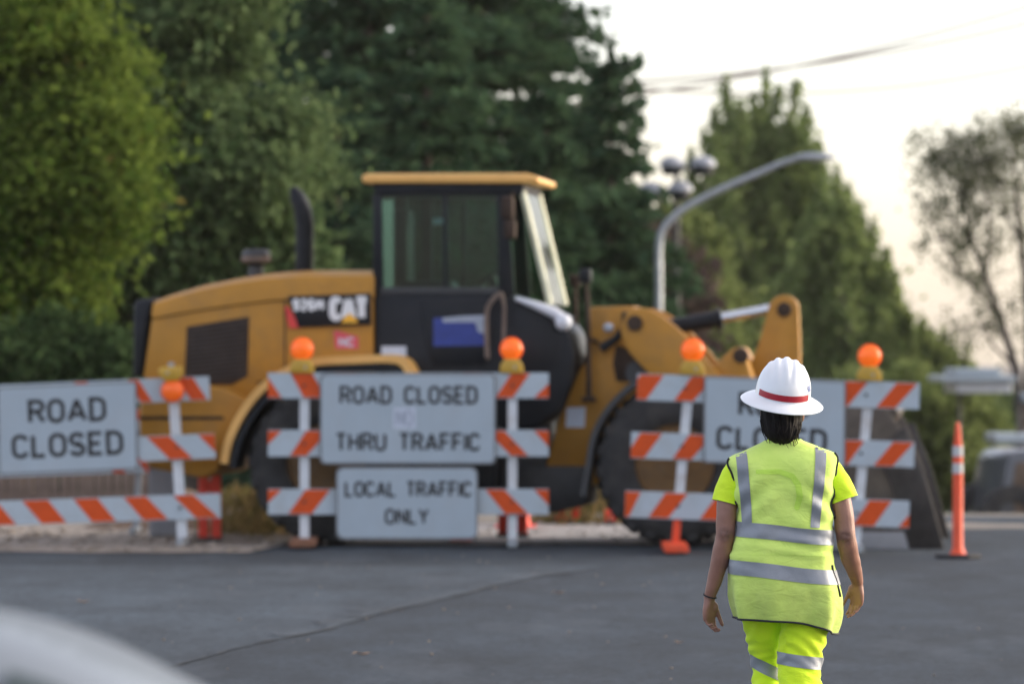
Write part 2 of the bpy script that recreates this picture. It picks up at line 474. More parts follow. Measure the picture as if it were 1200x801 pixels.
# ------------------------------------------------------------------ foliage
def leaves_mesh(pts, size, m, name, parent, aspect=1.6, flat=0.0, dirs=None, jitter=0.5):
    n = len(pts)
    d = RNG.normal(size=(n, 3)); 
    if dirs is not None: d = d * 0.45 + dirs
    d /= np.linalg.norm(d, axis=1)[:, None]
    e = RNG.normal(size=(n, 3)); e[:, 2] *= (1 - flat)
    e -= d * np.sum(e * d, axis=1)[:, None]; e /= np.linalg.norm(e, axis=1)[:, None]
    s = size * (1 + jitter * (RNG.random(n) * 2 - 1))
    a = d * (s * aspect * 0.5)[:, None]; b = e * (s * 0.5)[:, None]
    v = np.empty((n, 4, 3))
    v[:, 0] = pts - a; v[:, 1] = pts + b - a * 0.1; v[:, 2] = pts + a; v[:, 3] = pts - b - a * 0.1
    me = bpy.data.meshes.new(name)
    me.vertices.add(n * 4); me.vertices.foreach_set('co', v.reshape(-1))
    me.loops.add(n * 4); me.loops.foreach_set('vertex_index', np.arange(n * 4, dtype=np.int32))
    me.polygons.add(n); me.polygons.foreach_set('loop_start', np.arange(0, n * 4, 4, dtype=np.int32))
    me.polygons.foreach_set('loop_total', np.full(n, 4, dtype=np.int32))
    return finish(name, me, m, parent)

def limb(mb, a, b, r0, r1, bend=0.15, seg=7):
    a, b = Vector(a), Vector(b); L = (b - a).length
    off = Vector((random.uniform(-1, 1), random.uniform(-1, 1), random.uniform(-0.2, 0.8))) * L * bend
    pts = [a.lerp(b, t) + off * (4 * t * (1 - t)) for t in [0, 0.2, 0.4, 0.6, 0.8, 1]]
    rs = [r0 + (r1 - r0) * t for t in [0, 0.2, 0.4, 0.6, 0.8, 1]]
    mb.tube(pts, rs, seg)

def broad_tree(name, base, crowns, nclump, leaf, m, barkm, label, group, trunk_r=0.2, leaves_per=110, clump_r=(0.45, 1.0), category='tree'):
    """crowns: list of (center offset from base, radii); clumps fill these volumes unevenly"""
    root = empty(name, base)
    tag(root, label, category, group)
    vol = np.array([c[1][0] * c[1][1] * c[1][2] for c in crowns]) ** 0.7; vol = vol / vol.sum()
    pts = []; tips = []
    for (c, rr), w in zip(crowns, vol):
        k = max(3, int(nclump * w))
        for _ in range(k):
            u = RNG.normal(size=3); u /= np.linalg.norm(u)
            q = RNG.random() ** 0.45
            ctr = np.array(c) + u * np.array(rr) * q * (0.82 + 0.3 * RNG.random())
            cr = random.uniform(*clump_r)
            tips.append(ctr)
            nl = int(leaves_per * random.uniform(0.6, 1.4))
            p = RNG.normal(size=(nl, 3)) * cr * 0.5
            p[:, 2] *= 0.62
            p[:, 2] -= 0.10 * np.abs(p[:, 0] + p[:, 1])
            pts.append(ctr + p)
    pts = np.concatenate(pts)
    leaves_mesh(pts, leaf, m, "crown", root)
    mb = MB()
    top = max(c[0][2] for c in crowns)
    cx = np.mean([c[0][0] for c in crowns]); cy = np.mean([c[0][1] for c in crowns])
    path = [(0, 0, -0.2), (cx * 0.1 + 0.1, cy * 0.1, top * 0.25), (cx * 0.4 - 0.1, cy * 0.4, top * 0.55), (cx * 0.8, cy * 0.8, top * 0.85), (cx, cy, top * 1.02)]
    mb.tube(path, [trunk_r * 1.25, trunk_r, trunk_r * 0.75, trunk_r * 0.4, trunk_r * 0.15], 10)
    step = max(1, len(tips) // 36)
    for t in tips[::step]:
        h = min(max(t[2] - math.hypot(t[0] - cx * 0.6, t[1]) * 0.7, top * 0.15), top * 0.9)
        f = h / top
        s = Vector((cx * f, cy * f, h))
        limb(mb, s, t, trunk_r * 0.32 * (1.1 - f * 0.5), 0.015, 0.12, 6)
    mb.build("trunk", barkm, root, 60)
    return root

def plume_tree(name, base, Y, tips, leaf, m, barkm, label, group, trunk_r=0.2, rad=20, low=430, n_leaf=900, fill=60, box=None):
    """tree of steep leafy boughs: tips are photo pixels of the bough ends, leaves thin out towards them"""
    root = empty(name, base); tag(root, label, 'tree', group)
    s = Y / FPX; pts, dirs = [], []; mb = MB()
    xs = [t[0] for t in tips]; cxp = sum(xs) / len(xs)
    topz = max(P(t[0], t[1], Y).z for t in tips) - base.z
    allb = [(px, py, random.uniform(-1, 1) * (max(xs) - min(xs)) * 0.35, 0) for px, py in tips]
    if box:
        for _ in range(fill):
            px = random.uniform(box[0], box[2])
            # highest tip height near this column limits the inner boughs
            near = sorted(tips, key=lambda t: abs(t[0] - px))[:2]
            ty = max(near[0][1], near[-1][1])
            allb.append((px, ty + 6 + (max(24, box[3] - ty)) * random.random() ** 1.25, random.uniform(-1, 1) * (box[2] - box[0]) * 0.45, 1))
    for px, py, dy, inner in allb:
        tip = P(px, py, Y) - base; tip.y += dy * s
        tx = (cxp - 600) / FPX * Y - base.x
        ln = random.uniform(90, 170) * s
        out = Vector((tip.x - tx, tip.y, 0))
        d = (Vector((0, 0, 1)) + out * random.uniform(0.05, 0.16) / max(0.3, out.length) * 2.2 + Vector((random.gauss(0, .28), random.gauss(0, .28), 0)) * (0.35 if inner == 0 else 1.0)).normalized()
        st = tip - d * ln
        k = int(n_leaf * random.uniform(0.7, 1.2)); t = RNG.random(k) ** 0.85
        rr = (rad * 0.72 if inner == 0 else rad * 1.25) * s * (np.sin(np.clip(t, 0, 1) * math.pi * 0.92 + 0.12) ** 0.8 * 0.95 + 0.10) * random.uniform(0.8, 1.25)
        a = RNG.random(k) * 6.2832; q = np.abs(RNG.normal(size=k)) * 0.62
        lumps = 0.75 + 0.45 * np.sin(t * 17 + random.uniform(0, 6)) * np.sin(a * 2 + random.uniform(0, 6))
        base_p = np.array(st)[None] + np.array(d)[None] * (t * ln)[:, None]
        base_p[:, 0] += np.cos(a) * rr * q * lumps; base_p[:, 1] += np.sin(a) * rr * q * lumps
        base_p[:, 2] += RNG.normal(size=k) * 0.12
        pts.append(base_p)
        limb(mb, st, tip, 0.05, 0.01, 0.03, 5)
    leaves_mesh(np.concatenate(pts), leaf, m, "crown", root)
    tx = (cxp - 600) / FPX * Y - base.x
    mb.tube([(0, 0, -0.3), (tx * .3, 0, topz * .3), (tx * .7, 0, topz * .6), (tx, 0, topz * .9)], [trunk_r, trunk_r * .8, trunk_r * .45, 0.03], 10)
    mb.build("trunk", barkm, root, 60)
    return root

def conifer(name, base, H, Rb, m, label, group, seed=1, droop=0.25, lean=0.0, dens=1.0, z0=0.12, leaf=0.13):
    rnd = random.Random(seed)
    root = empty(name, base)
    tag(root, label, 'tree', group)
    mb = MB()
    def axis_pt(z): return Vector((lean * z / H, 0, z))
    mb.tube([axis_pt(H * t) - Vector((0, 0, 0.3 if t == 0 else 0)) for t in (0, 0.25, 0.5, 0.75, 1.0)], [H * 0.02, H * 0.017, H * 0.011, H * 0.006, 0.015], 9)
    pts, dirs = [], []
    z = H * z0
    while z < H * 0.985:
        f = z / H
        L = Rb * (1 - f) ** 0.75 * (0.55 + 0.45 * min(1, (f + 0.1) * 3))
        nb = max(3, int(7 * dens * (0.5 + 0.7 * (1 - f))))
        a0 = rnd.uniform(0, 6.28)
        for k in range(nb):
            a = a0 + 6.283 * k / nb + rnd.uniform(-0.35, 0.35)
            l = L * rnd.uniform(0.55, 1.15) + 0.15
            el = rnd.uniform(-0.05, 0.25) + 0.35 * f
            d = Vector((math.cos(a), math.sin(a), el))
            s = axis_pt(z)
            ns = max(4, int(l / 0.17))
            tip = None
            for i in range(1, ns + 1):
                t = i / ns
                p = s + d * (l * t) - Vector((0, 0, droop * l * t * t))
                wdt = 0.36 * l * (1 - 0.75 * t) * min(1, t * 3) + 0.08
                for q in range(7 + int(9 * (1 - t))):
                    o = Vector((-math.sin(a), math.cos(a), 0)) * rnd.uniform(-1, 1) * wdt
                    pts.append(p + o + Vector((rnd.gauss(0, .05), rnd.gauss(0, .05), rnd.gauss(0, .07) - 0.05)))
                    dd = d + o.normalized() * 0.7 + Vector((0, 0, -0.3 - droop)); dirs.append(dd.normalized())
                tip = p
            if rnd.random() < 0.4: limb(mb, s, tip, 0.04 * (1 - f) + 0.012, 0.008, 0.04, 5)
        z += rnd.uniform(0.24, 0.46)
    for i in range(20):
        pts.append(axis_pt(H * (0.96 + 0.045 * i / 20))); dirs.append(Vector((rnd.uniform(-.4, .4), rnd.uniform(-.4, .4), 1)))
    leaves_mesh(np.array([tuple(p) for p in pts]), leaf, m, "crown", root, 2.2, 0.5, np.array([tuple(d) for d in dirs]))
    mb.build("trunk", MT['bark'], root, 60)
    return root

LF = {}
LF['bright'] = leaf_mat("leaf_yellow_green", (0.038, 0.080, 0.012), (0.132, 0.182, 0.036), 0.45, 0.45, (0.14, 0.12, 0.03))
LF['mid'] = leaf_mat("leaf_mid_green", (0.048, 0.088, 0.034), (0.125, 0.175, 0.075), 0.42, 0.5)
LF['dark'] = leaf_mat("needle_dark_green", (0.020, 0.046, 0.028), (0.058, 0.100, 0.050), 0.3, 0.4)
LF['dark2'] = leaf_mat("needle_blue_green", (0.020, 0.048, 0.032), (0.060, 0.100, 0.052), 0.3, 0.4)
LF['poplar'] = leaf_mat("leaf_poplar_green", (0.100, 0.150, 0.050), (0.200, 0.255, 0.095), 0.55, 0.3)
LF['plum'] = leaf_mat("leaf_plum_brown", (0.048, 0.034, 0.036), (0.090, 0.070, 0.060), 0.3, 0.5)
LF['olive'] = leaf_mat("leaf_olive_green", (0.090, 0.130, 0.042), (0.195, 0.235, 0.085), 0.55, 0.4)
LF['sparse'] = leaf_mat("leaf_grey_green", (0.095, 0.112, 0.066), (0.180, 0.190, 0.115), 0.35, 0.5)
LF['under'] = leaf_mat("leaf_dark_undergrowth", (0.022, 0.046, 0.018), (0.062, 0.098, 0.038), 0.35, 0.6)
LF['grass'] = leaf_mat("grass_blades", (0.07, 0.075, 0.02), (0.21, 0.15, 0.07), 0.35, 0.8)

def base_at(px, Y):
    return Vector(((px - 600) / FPX * Y, Y, ground_z(Y)))
def off(px, py, Y, base, dy=0.0):
    p = P(px, py, Y) - base
    return (p.x, p.y + dy, p.z)
GT = "trees beyond the closed street"
def crowns_px(base, Y, lst):
    s = Y / FPX
    return [(off(px, py, Y, base, dy), (rx * s, ry * s, rz * s)) for px, py, rx, ry, rz, dy in lst]

# bright tree at the left edge
b = base_at(15, 60)
broad_tree("maple_tree", b, crowns_px(b, 60, [(20, 60, 110, 110, 130, 0), (70, 190, 80, 100, 90, -0.3), (10, 250, 105, 110, 130, 0), (105, 130, 45, 60, 80, 0.2), (-60, 120, 100, 100, 220, 0.5), (40, 345, 75, 80, 70, 0), (90, 235, 55, 70, 60, 0)]),
           210, 0.07, LF['bright'], MT['bark'], "bright yellow-green leafy tree at the edge of the view beside the darker woods", GT, 0.22, 640, (0.3, 0.75))
b = base_at(235, 66)
broad_tree("alder_tree", b, crowns_px(b, 66, [(190, 70, 95, 90, 110, 0), (270, 200, 100, 90, 100, -0.2), (200, 290, 90, 90, 100, 0), (320, 180, 60, 70, 60, 0), (140, 190, 70, 80, 120, 0.3), (270, 330, 110, 90, 70, 0), (235, -30, 80, 80, 90, 0), (140, 360, 80, 80, 60, 0)]),
           220, 0.085, LF['mid'], MT['bark'], "grey-green leafy tree rising behind the exhaust pipe of the loader", GT, 0.2, 430, (0.35, 0.75))
# low growth under those trees
b = base_at(70, 58)
broad_tree("shrub", b, crowns_px(b, 58, [(20, 430, 60, 60, 45, 0), (90, 420, 60, 60, 50, 0.2), (140, 445, 40, 50, 40, 0)]), 60, 0.06, LF['under'], MT['bark'],
           "dark green shrub behind the tilted barricade at the verge", "shrubs behind the barricades", 0.06, 420, (0.25, 0.5), 'shrub')
b = base_at(330, 62)
broad_tree("shrub", b, crowns_px(b, 62, [(330, 420, 70, 60, 45, 0), (400, 440, 60, 60, 40, 0.2), (480, 470, 60, 50, 40, 0), (260, 450, 70, 60, 45, 0), (600, 480, 60, 50, 45, 0.5), (670, 470, 60, 50, 60, 0.5), (560, 520, 60, 50, 40, .5), (680, 540, 50, 50, 40, .3)]), 90, 0.11, LF['dark2'], MT['bark'],
           "long dark shrub thicket directly behind the yellow loader", "shrubs behind the barricades", 0.06, 170, (0.25, 0.5), 'shrub')
# conifers
def con(px, py_top, Y, Rb, seed, label, m='dark', **k):
    bb = base_at(px, Y); H = (P(px, py_top, Y) - bb).z
    return conifer("fir_tree", bb, H, Rb, LF[m], label, GT, seed, **k)
con(716, 52, 84, 2.0, 3, "dark fir whose pointed top stands clear against the pale sky", droop=0.15, z0=0.05)
con(560, -420, 92, 4.6, 4, "tallest dark fir rising above the cab roof and out of view", droop=0.3)
con(640, -190, 96, 3.4, 14, "dark fir between the pointed fir and the tallest one, branches thin against the sky", droop=0.25, dens=0.8)
con(430, -330, 86, 4.2, 5, "big dark fir behind the hood and the cab's rear pillar", droop=0.3)
con(320, -260, 90, 4.0, 6, "dark fir peering between the grey-green tree and the big firs", 'dark2', droop=0.3)
con(200, -280, 94, 4.2, 7, "dark fir mostly hidden behind the grey-green leafy tree", 'dark2', droop=0.3)
con(70, -300, 94, 4.2, 8, "dark fir mostly hidden behind the bright yellow-green tree", 'dark2', droop=0.3)
con(500, -60, 78, 2.6, 9, "bushy dark fir standing close behind the cab", droop=0.3, z0=0.04)
con(640, 110, 80, 2.2, 10, "short dark fir beside the front cab pillar", droop=0.3, z0=0.04)
con(395, 60, 76, 2.4, 12, "dark blue-green fir between the exhaust pipe and the cab", 'dark2', droop=0.3, z0=0.04)
con(715, 215, 90, 2.4, 13, "small dark fir under the pointed one", droop=0.25, z0=0.04)
# plum coloured tree under the street lamp
b = base_at(735, 100)
broad_tree("plum_tree", b, crowns_px(b, 100, [(735, 330, 55, 55, 60, 0), (700, 370, 50, 50, 60, 0), (775, 360, 35, 40, 60, 0), (735, 440, 70, 60, 60, 0)]), 75, 0.2, LF['plum'], MT['bark'],
           "brownish plum-leaved tree behind the street lamp post", GT, 0.2, 130, (0.5, 0.9))
# poplar group in the middle distance
b = base_at(890, 150)
plume_tree("poplar_tree", b, 150, [(836, 128), (852, 92), (866, 124), (884, 112), (900, 82), (914, 104), (933, 98), (946, 124), (958, 168), (822, 160), (812, 178), (970, 205), (845, 150), (925, 140), (805, 215), (980, 235)], 0.13, LF['poplar'], MT['palebark'],
           "tall mid-green poplar with ragged upright tips behind the street lamp arm", GT, 0.25, 21, n_leaf=560, fill=150, box=(800, 0, 985, 430))
b = base_at(985, 140)
plume_tree("poplar_tree", b, 140, [(978, 200), (994, 222), (1008, 244), (1024, 266), (1038, 292), (1046, 322), (964, 230), (1016, 296), (1054, 348), (948, 252)], 0.13, LF['poplar'], MT['palebark'],
           "mid-green poplar sloping down beside the yellow bellcrank", GT, 0.2, 22, n_leaf=560, fill=110, box=(935, 0, 1056, 470))
b = base_at(790, 120)
plume_tree("poplar_tree", b, 120, [(748, 232), (760, 250), (776, 228), (790, 240), (806, 225), (738, 270), (818, 250), (832, 262)], 0.11, LF['olive'], MT['palebark'],
           "olive-green leafy tree under the cluster of floodlights", GT, 0.2, 24, n_leaf=600, fill=80, box=(740, 0, 850, 470))
b = base_at(1070, 118)
plume_tree("poplar_tree", b, 118, [(1052, 348), (1064, 366), (1078, 378), (1092, 388), (1106, 392), (1120, 402), (1132, 412), (1144, 428), (1040, 372), (1058, 400), (1152, 452)], 0.11, LF['olive'], MT['palebark'],
           "low olive-green tree with stepped tips beside the pale canopy", GT, 0.15, 22, n_leaf=560, fill=80, box=(1035, 0, 1150, 520))
b = base_at(1060, 110)
broad_tree("thicket_tree", b, crowns_px(b, 110, [(1060, 490, 90, 60, 60, 0), (1120, 520, 60, 60, 60, 0), (1000, 520, 80, 60, 70, 0), (1100, 590, 80, 60, 50, 0), (1145, 560, 40, 40, 60, 0)]),
           280, 0.10, LF['olive'], MT['bark'], "low olive-green thicket behind the orange delineator post", GT, 0.15, 230, (0.35, 0.65))
b = base_at(1180, 130)
broad_tree("thicket_tree", b, crowns_px(b, 130, [(1170, 490, 45, 50, 40, 0), (1215, 500, 60, 50, 60, 0), (1180, 560, 70, 50, 50, 0), (1240, 560, 70, 50, 60, 0), (1120, 600, 70, 50, 30, 0), (1190, 610, 90, 50, 30, 0)]),
           110, 0.18, LF['mid'], MT['bark'], "dim green thicket behind the parked truck at the far edge", GT, 0.15, 130, (0.45, 0.8))
# sparse tree at right: crooked dark boughs carrying loose tufts
YQ = 105.0
b = base_at(1200, YQ); root = empty("birch_tree", b); tag(root, "thin sparse tree with see-through crown and leaning dark boughs against the bright sky", 'tree', GT)
BO = [[(1205, 640), (1198, 520), (1190, 430), (1172, 372), (1155, 325), (1138, 278), (1128, 230), (1124, 190), (1122, 172)],
      [(1172, 372), (1150, 345), (1125, 318), (1100, 280), (1084, 240)], [(1155, 325), (1160, 280), (1158, 235), (1150, 195)],
      [(1198, 520), (1206, 430), (1204, 350), (1196, 280), (1190, 220), (1188, 170), (1186, 158)], [(1196, 280), (1176, 250), (1166, 215)], [(1204, 350), (1222, 290), (1230, 220), (1232, 150)],
      [(1138, 278), (1112, 250), (1098, 205), (1096, 180)], [(1128, 230), (1144, 205), (1150, 165)], [(1190, 430), (1165, 405), (1150, 380)], [(1190, 220), (1206, 190), (1208, 150)]]
mb = MB(); pts = []; s_ = YQ / FPX
for k, line in enumerate(BO):
    dy = 0 if k == 0 else random.uniform(-1, 1) * 0.8
    l3 = [Vector(off(x, y, YQ, b)) + Vector((0, dy * i / len(line), 0)) for i, (x, y) in enumerate(line)]
    r0 = 0.115 if k in (0, 3) else 0.045
    mb.tube(l3, [r0 + (0.014 - r0) * i / (len(l3) - 1) for i in range(len(l3))], 7)
    for i, p in enumerate(l3):
        if line[i][1] > 400: continue
        t = i / (len(l3) - 1)
        for _ in range(2 + int(7 * t)):
            c = p + Vector((random.gauss(0, 21 * s_), random.gauss(0, 0.3), random.gauss(0, 12 * s_)))
            if random.random() < 0.7: limb(mb, p, c, 0.018, 0.005, 0.1, 4)
            n_ = int(random.uniform(18, 60) * (1.35 if line[i][1] < 215 else 1.0)); q = RNG.normal(size=(n_, 3)) * random.uniform(0.09, 0.20); q[:, 2] *= 1.25
            pts.append(np.array(c)[None] + q)
leaves_mesh(np.concatenate(pts), 0.06, LF['sparse'], "crown", root)
mb.build("trunk", MT['palebark'], root, 60)

# far treeline closing the horizon
pts = []
for i in range(16000):
    x = random.uniform(-150, 150); h = 5.5 + 2.5 * noise.noise(Vector((x * 0.05, 0, 0))) + 1.2 * noise.noise(Vector((x * 0.3, 4, 0)))
    if 22 < x: h *= 0.8
    pts.append((x, 300 + random.uniform(-4, 4), -7.5 + h * random.random() ** 0.7))
o = leaves_mesh(np.array(pts), 1.0, LF['mid'], "treeline", None)
tag(o, "far dim treeline closing the low horizon", 'treeline', kind='stuff')

# weeds on the verge
pts = []; dirs = []
for i in range(2600):
    cx_, cy_ = random.choice([(-2.45, 48.2), (-2.3, 47.6), (0.6, 50.6), (1.4, 51.5)])
    x, y = random.gauss(cx_, 0.22), random.gauss(cy_, 0.35)
    pts.append((x, y, ground_z(y) + random.random() ** 1.6 * 0.42)); dirs.append((random.gauss(0, .3), random.gauss(0, .3), 1))
o = leaves_mesh(np.array(pts), 0.028, LF['grass'], "weeds", None, 5.0, 0, np.array(dirs))
tag(o, "dry green and straw weeds growing along the torn-up verge", 'weeds', kind='stuff')
mb = MB()
for i in range(26):
    a = i / 26 * 6.283
hill_v, hill_f = [], []
for j in range(9):
    for i in range(21):
        x = -4.2 + 2.6 * i / 20; y = 48.6 + 1.6 * j / 8
        h = 0.34 * max(0, math.sin(math.pi * i / 20)) * max(0, math.sin(math.pi * j / 8)) * (1 + 0.5 * noise.noise(Vector((x * 3, y * 3, 0))))
        hill_v.append((x, y, h - 0.01))
for j in range(8):
    for i in range(20):
        a = j * 21 + i; hill_f.append((a, a + 1, a + 22, a + 21))
MT['soil'] = mat("reddish_soil", (0.13, 0.085, 0.055), 0.95, 0, 0.35, 6, 0.6, 18)
tag(mesh_obj("soil_mound", hill_v, hill_f, MT['soil'], None, 60), kind='structure')

# ------------------------------------------------------------------ stroke lettering (flat print on signs and decals)
def arc(cx, cy, rx, ry, a0, a1, n=8):
    return [(cx + rx * math.cos(R(a0 + (a1 - a0) * i / n)), cy + ry * math.sin(R(a0 + (a1 - a0) * i / n))) for i in range(n + 1)]
GLY = {
 'A': (.68, [[(0, 0), (.34, 1), (.68, 0)], [(.13, .28), (.55, .28)]]),
 'C': (.56, [arc(.28, .72, .28, .28, 15, 180) + arc(.28, .28, .28, .28, 180, 345)]),
 'D': (.56, [[(0, 0), (0, 1)] + arc(.26, .7, .30, .30, 90, 0) + arc(.26, .3, .30, .30, 0, -90) + [(0, 0)]]),
 'E': (.5, [[(.5, 1), (0, 1), (0, 0), (.5, 0)], [(0, .5), (.42, .5)]]),
 'F': (.5, [[(.5, 1), (0, 1), (0, 0)], [(0, .5), (.42, .5)]]),
 'H': (.56, [[(0, 0), (0, 1)], [(.56, 0), (.56, 1)], [(0, .5), (.56, .5)]]),
 'I': (.0, [[(0, 0), (0, 1)]]),
 'L': (.48, [[(0, 1), (0, 0), (.48, 0)]]),
 'M': (.7, [[(0, 0), (0, 1), (.35, .3), (.7, 1), (.7, 0)]]),
 'N': (.56, [[(0, 0), (0, 1), (.56, 0), (.56, 1)]]),
 'O': (.58, [arc(.29, .71, .29, .29, 0, 180) + arc(.29, .29, .29, .29, 180, 360) + [(.58, .71)]]),
 'R': (.56, [[(0, 0), (0, 1)] + arc(.3, .755, .26, .245, 90, -90) + [(0, .51)], [(.28, .51), (.58, 0)]]),
 'S': (.54, [arc(.27, .745, .27, .255, 20, 270) + arc(.27, .245, .27, .245, 90, -165)]),
 'T': (.54, [[(0, 1), (.54, 1)], [(.27, 1), (.27, 0)]]),
 'U': (.56, [[(0, 1)] + arc(.28, .28, .28, .28, 180, 360) + [(.56, 1)]]),
 'Y': (.6, [[(0, 1), (.3, .48), (.6, 1)], [(.3, .48), (.3, 0)]]),
 '9': (.54, [arc(.27, .7, .27, .30, 0, 360) , [(.54, .7)] + arc(.27, .27, .27, .27, 0, -150)]),
 '2': (.54, [arc(.27, .72, .27, .28, 165, -20) + [(0, 0), (.54, 0)]]),
 'c': (.62, [arc(.31, .70, .31, .30, 25, 180) + arc(.31, .30, .31, .30, 180, 335)]),
 'a': (.80, [[(0, 0), (.36, 1)], [(.44, 1), (.80, 0)], [(.36, .93), (.44, .93)]]),
 't': (.72, [[(-.08, 1), (.80, 1)], [(.36, 1), (.36, 0)]]),
 '6': (.54, [arc(.27, .30, .27, .30, 180, 540), [(0, .30)] + arc(.27, .72, .27, .28, 180, 30)]),
}
def text_width(s, gap): return sum(GLY[c][0] if c != ' ' else 0.42 for c in s) + gap * (len(s) - 1)

def lettering(name, s, origin, ux, uz, h, thick, m, parent, gap=0.27, width=None, outw=Vector((0, -1, 0))):
    """text centred on origin; ux, uz are unit vectors along and up the sheet; flat strips a little proud of it"""
    ux, uz = Vector(ux), Vector(uz)
    total = text_width(s, gap)
    sx = 1.0 if width is None else (width - thick * h) / (total * h)
    mb = MB(); x = -total / 2; layer = 0
    hw = thick * 0.5
    for c in s:
        if c == ' ':
            mb.build(name, m, parent, normals=False); mb = MB(); x += 0.42 + gap; continue
        w, strokes = GLY[c]
        parts_ = []
        for st in strokes:
            cur = [st[0]]
            for i in range(1, len(st) - 1):
                cur.append(st[i])
                a_, b_ = Vector(st[i]) - Vector(st[i - 1]), Vector(st[i + 1]) - Vector(st[i])
                if a_.length > 0 and b_.length > 0 and a_.normalized().dot(b_.normalized()) < -0.15:
                    parts_.append(cur); cur = [st[i]]
            cur.append(st[-1]); parts_.append(cur)
        for st in parts_:
            pts = [Vector(((x + p[0]) * sx, p[1] - 0.5)) for p in st]
            # keep the outline height: shrink strokes by half their thickness
            pts = [Vector((p.x, p.y * (1 - thick))) for p in pts]
            closed = (pts[0] - pts[-1]).length < 1e-4
            if closed: pts = pts[:-1]
            n = len(pts); L_, R_ = [], []
            for i in range(n):
                pa = pts[i - 1] if (i > 0 or closed) else None
                pb = pts[(i + 1) % n] if (i < n - 1 or closed) else None
                d1 = (pts[i] - pa).normalized() if pa is not None else None
                d2 = (pb - pts[i]).normalized() if pb is not None else None
                if d1 is None: d1 = d2
                if d2 is None: d2 = d1
                n1, n2 = Vector((-d1.y, d1.x)), Vector((-d2.y, d2.x))
                mv = n1 + n2
                mv = mv / max(0.45, mv.dot(n1)) if mv.length > 1e-4 else n1
                e = Vector((0, 0))
                if not closed and i == 0: e = -d2 * hw * 0.0
                L_.append(pts[i] + mv * hw + e); R_.append(pts[i] - mv * hw + e)
            z = 0.0002 * layer; layer += 1
            vs = []
            for a_ in L_ + R_:
                vs.append(Vector(origin) + ux * (a_.x * h) + uz * (a_.y * h) + outw * z)
            fs = []
            for i in range(n if closed else n - 1):
                j = (i + 1) % n
                fs.append((i, j, n + j, n + i))
            mb.add(vs, fs)
        x += w + gap
    return mb.build(name, m, parent, normals=False)

# ------------------------------------------------------------------ barricades
def quad_plate(mb, tl, tr, br, bl, Y, y_front, thick, orig):
    """plate from four photo corners at distance Y, front face moved y_front, thickness going back"""
    c = [P(*q, Y) - orig for q in (tl, tr, br, bl)]
    v = [Vector((p.x, p.y + y_front, p.z)) for p in c] + [Vector((p.x, p.y + y_front + thick, p.z)) for p in c]
    mb.add(v, [(3, 2, 1, 0), (4, 5, 6, 7), (0, 1, 5, 4), (1, 2, 6, 5), (2, 3, 7, 6), (3, 0, 4, 7)])
    return c

def clip_poly(poly, lo, hi):
    for axis_val, keep in ((lo, 1), (hi, -1)):
        out = []
        for i in range(len(poly)):
            a, b_ = poly[i], poly[(i + 1) % len(poly)]
            ia, ib = (a[0] - axis_val) * keep >= 0, (b_[0] - axis_val) * keep >= 0
            if ia: out.append(a)
            if ia != ib:
                t = (axis_val - a[0]) / (b_[0] - a[0]); out.append((axis_val, a[1] + (b_[1] - a[1]) * t))
        poly = out
        if len(poly) < 3: return []
    return poly

def rail(parent, Y, orig, corners, stripes):
    """corners: tl, tr, br, bl in photo pixels. stripes: (top x0, top x1, bottom x0, bottom x1) in photo pixels"""
    tl, tr, br, bl = corners
    mb = MB(); quad_plate(mb, tl, tr, br, bl, Y, 0.0, 0.025, orig)
    r = mb.build("rail", MT['sheet'], parent)
    mb = MB()
    c = [P(*q, Y) - orig for q in corners]
    eps = 0.6
    def at(u, v):
        a = c[0].lerp(c[1], u); d = c[3].lerp(c[2], u); p = a.lerp(d, v)
        return Vector((p.x, p.y - 0.003, p.z))
    for t0, t1, b0, b1 in stripes:
        wt, wb = tr[0] - tl[0], br[0] - bl[0]
        poly = [((t0 - tl[0]) / wt, 0.0), ((t1 - tl[0]) / wt, 0.0), ((b1 - bl[0]) / wb, 1.0), ((b0 - bl[0]) / wb, 1.0)]
        poly = clip_poly(poly, 0.0, 1.0)
        if len(poly) < 3: continue
        v = [at(u, 0.03 + 0.94 * w) for u, w in poly]
        s = MB(); back = [p + Vector((0, 0.0025, 0)) for p in v]
        n = len(v)
        s.add(v + back, [tuple(range(n))] + [(i, i + n, (i + 1) % n + n, (i + 1) % n) for i in range(n)])
        s.build("stripe", MT['orange'], r)
    # bolt heads where the rail meets the posts
    return r

def post(parent, Y, orig, top, bot, w, m=None, depth=0.045, yoff=0.03):
    mb = MB(); h = w / 2
    quad_plate(mb, (top[0] - h, top[1]), (top[0] + h, top[1]), (bot[0] + h, bot[1]), (bot[0] - h, bot[1]), Y, yoff, depth, orig)
    return mb.build("post", m or MT['post'], parent)

def foot(parent, Y, orig, px, m, half=0.55, w=0.06):
    x = P(px, 400, Y).x - orig.x
    mb = MB(); mb.box((x, 0.05, 0.045), (w, half * 2, 0.06), 0.006)
    return mb.build("foot", m, parent)

def stripes_run(period, ow, slant, start, n):
    return [(start + period * i, start + ow + period * i, start + period * i + slant, start + ow + period * i + slant) for i in range(n)]

GB = "striped barricades across the road"
def bolts(parent, Y, orig, pts):
    for px, py in pts:
        p = P(px, py, Y) - orig
        mb = MB(); mb.lathe([(0.014, 0.0), (0.014, -0.010), (0.008, -0.014), (0.001, -0.014)], 8, (p.x, p.y - 0.002, p.z), 'y'); mb.build("bolt", MT['darkgrey'], parent, 30)
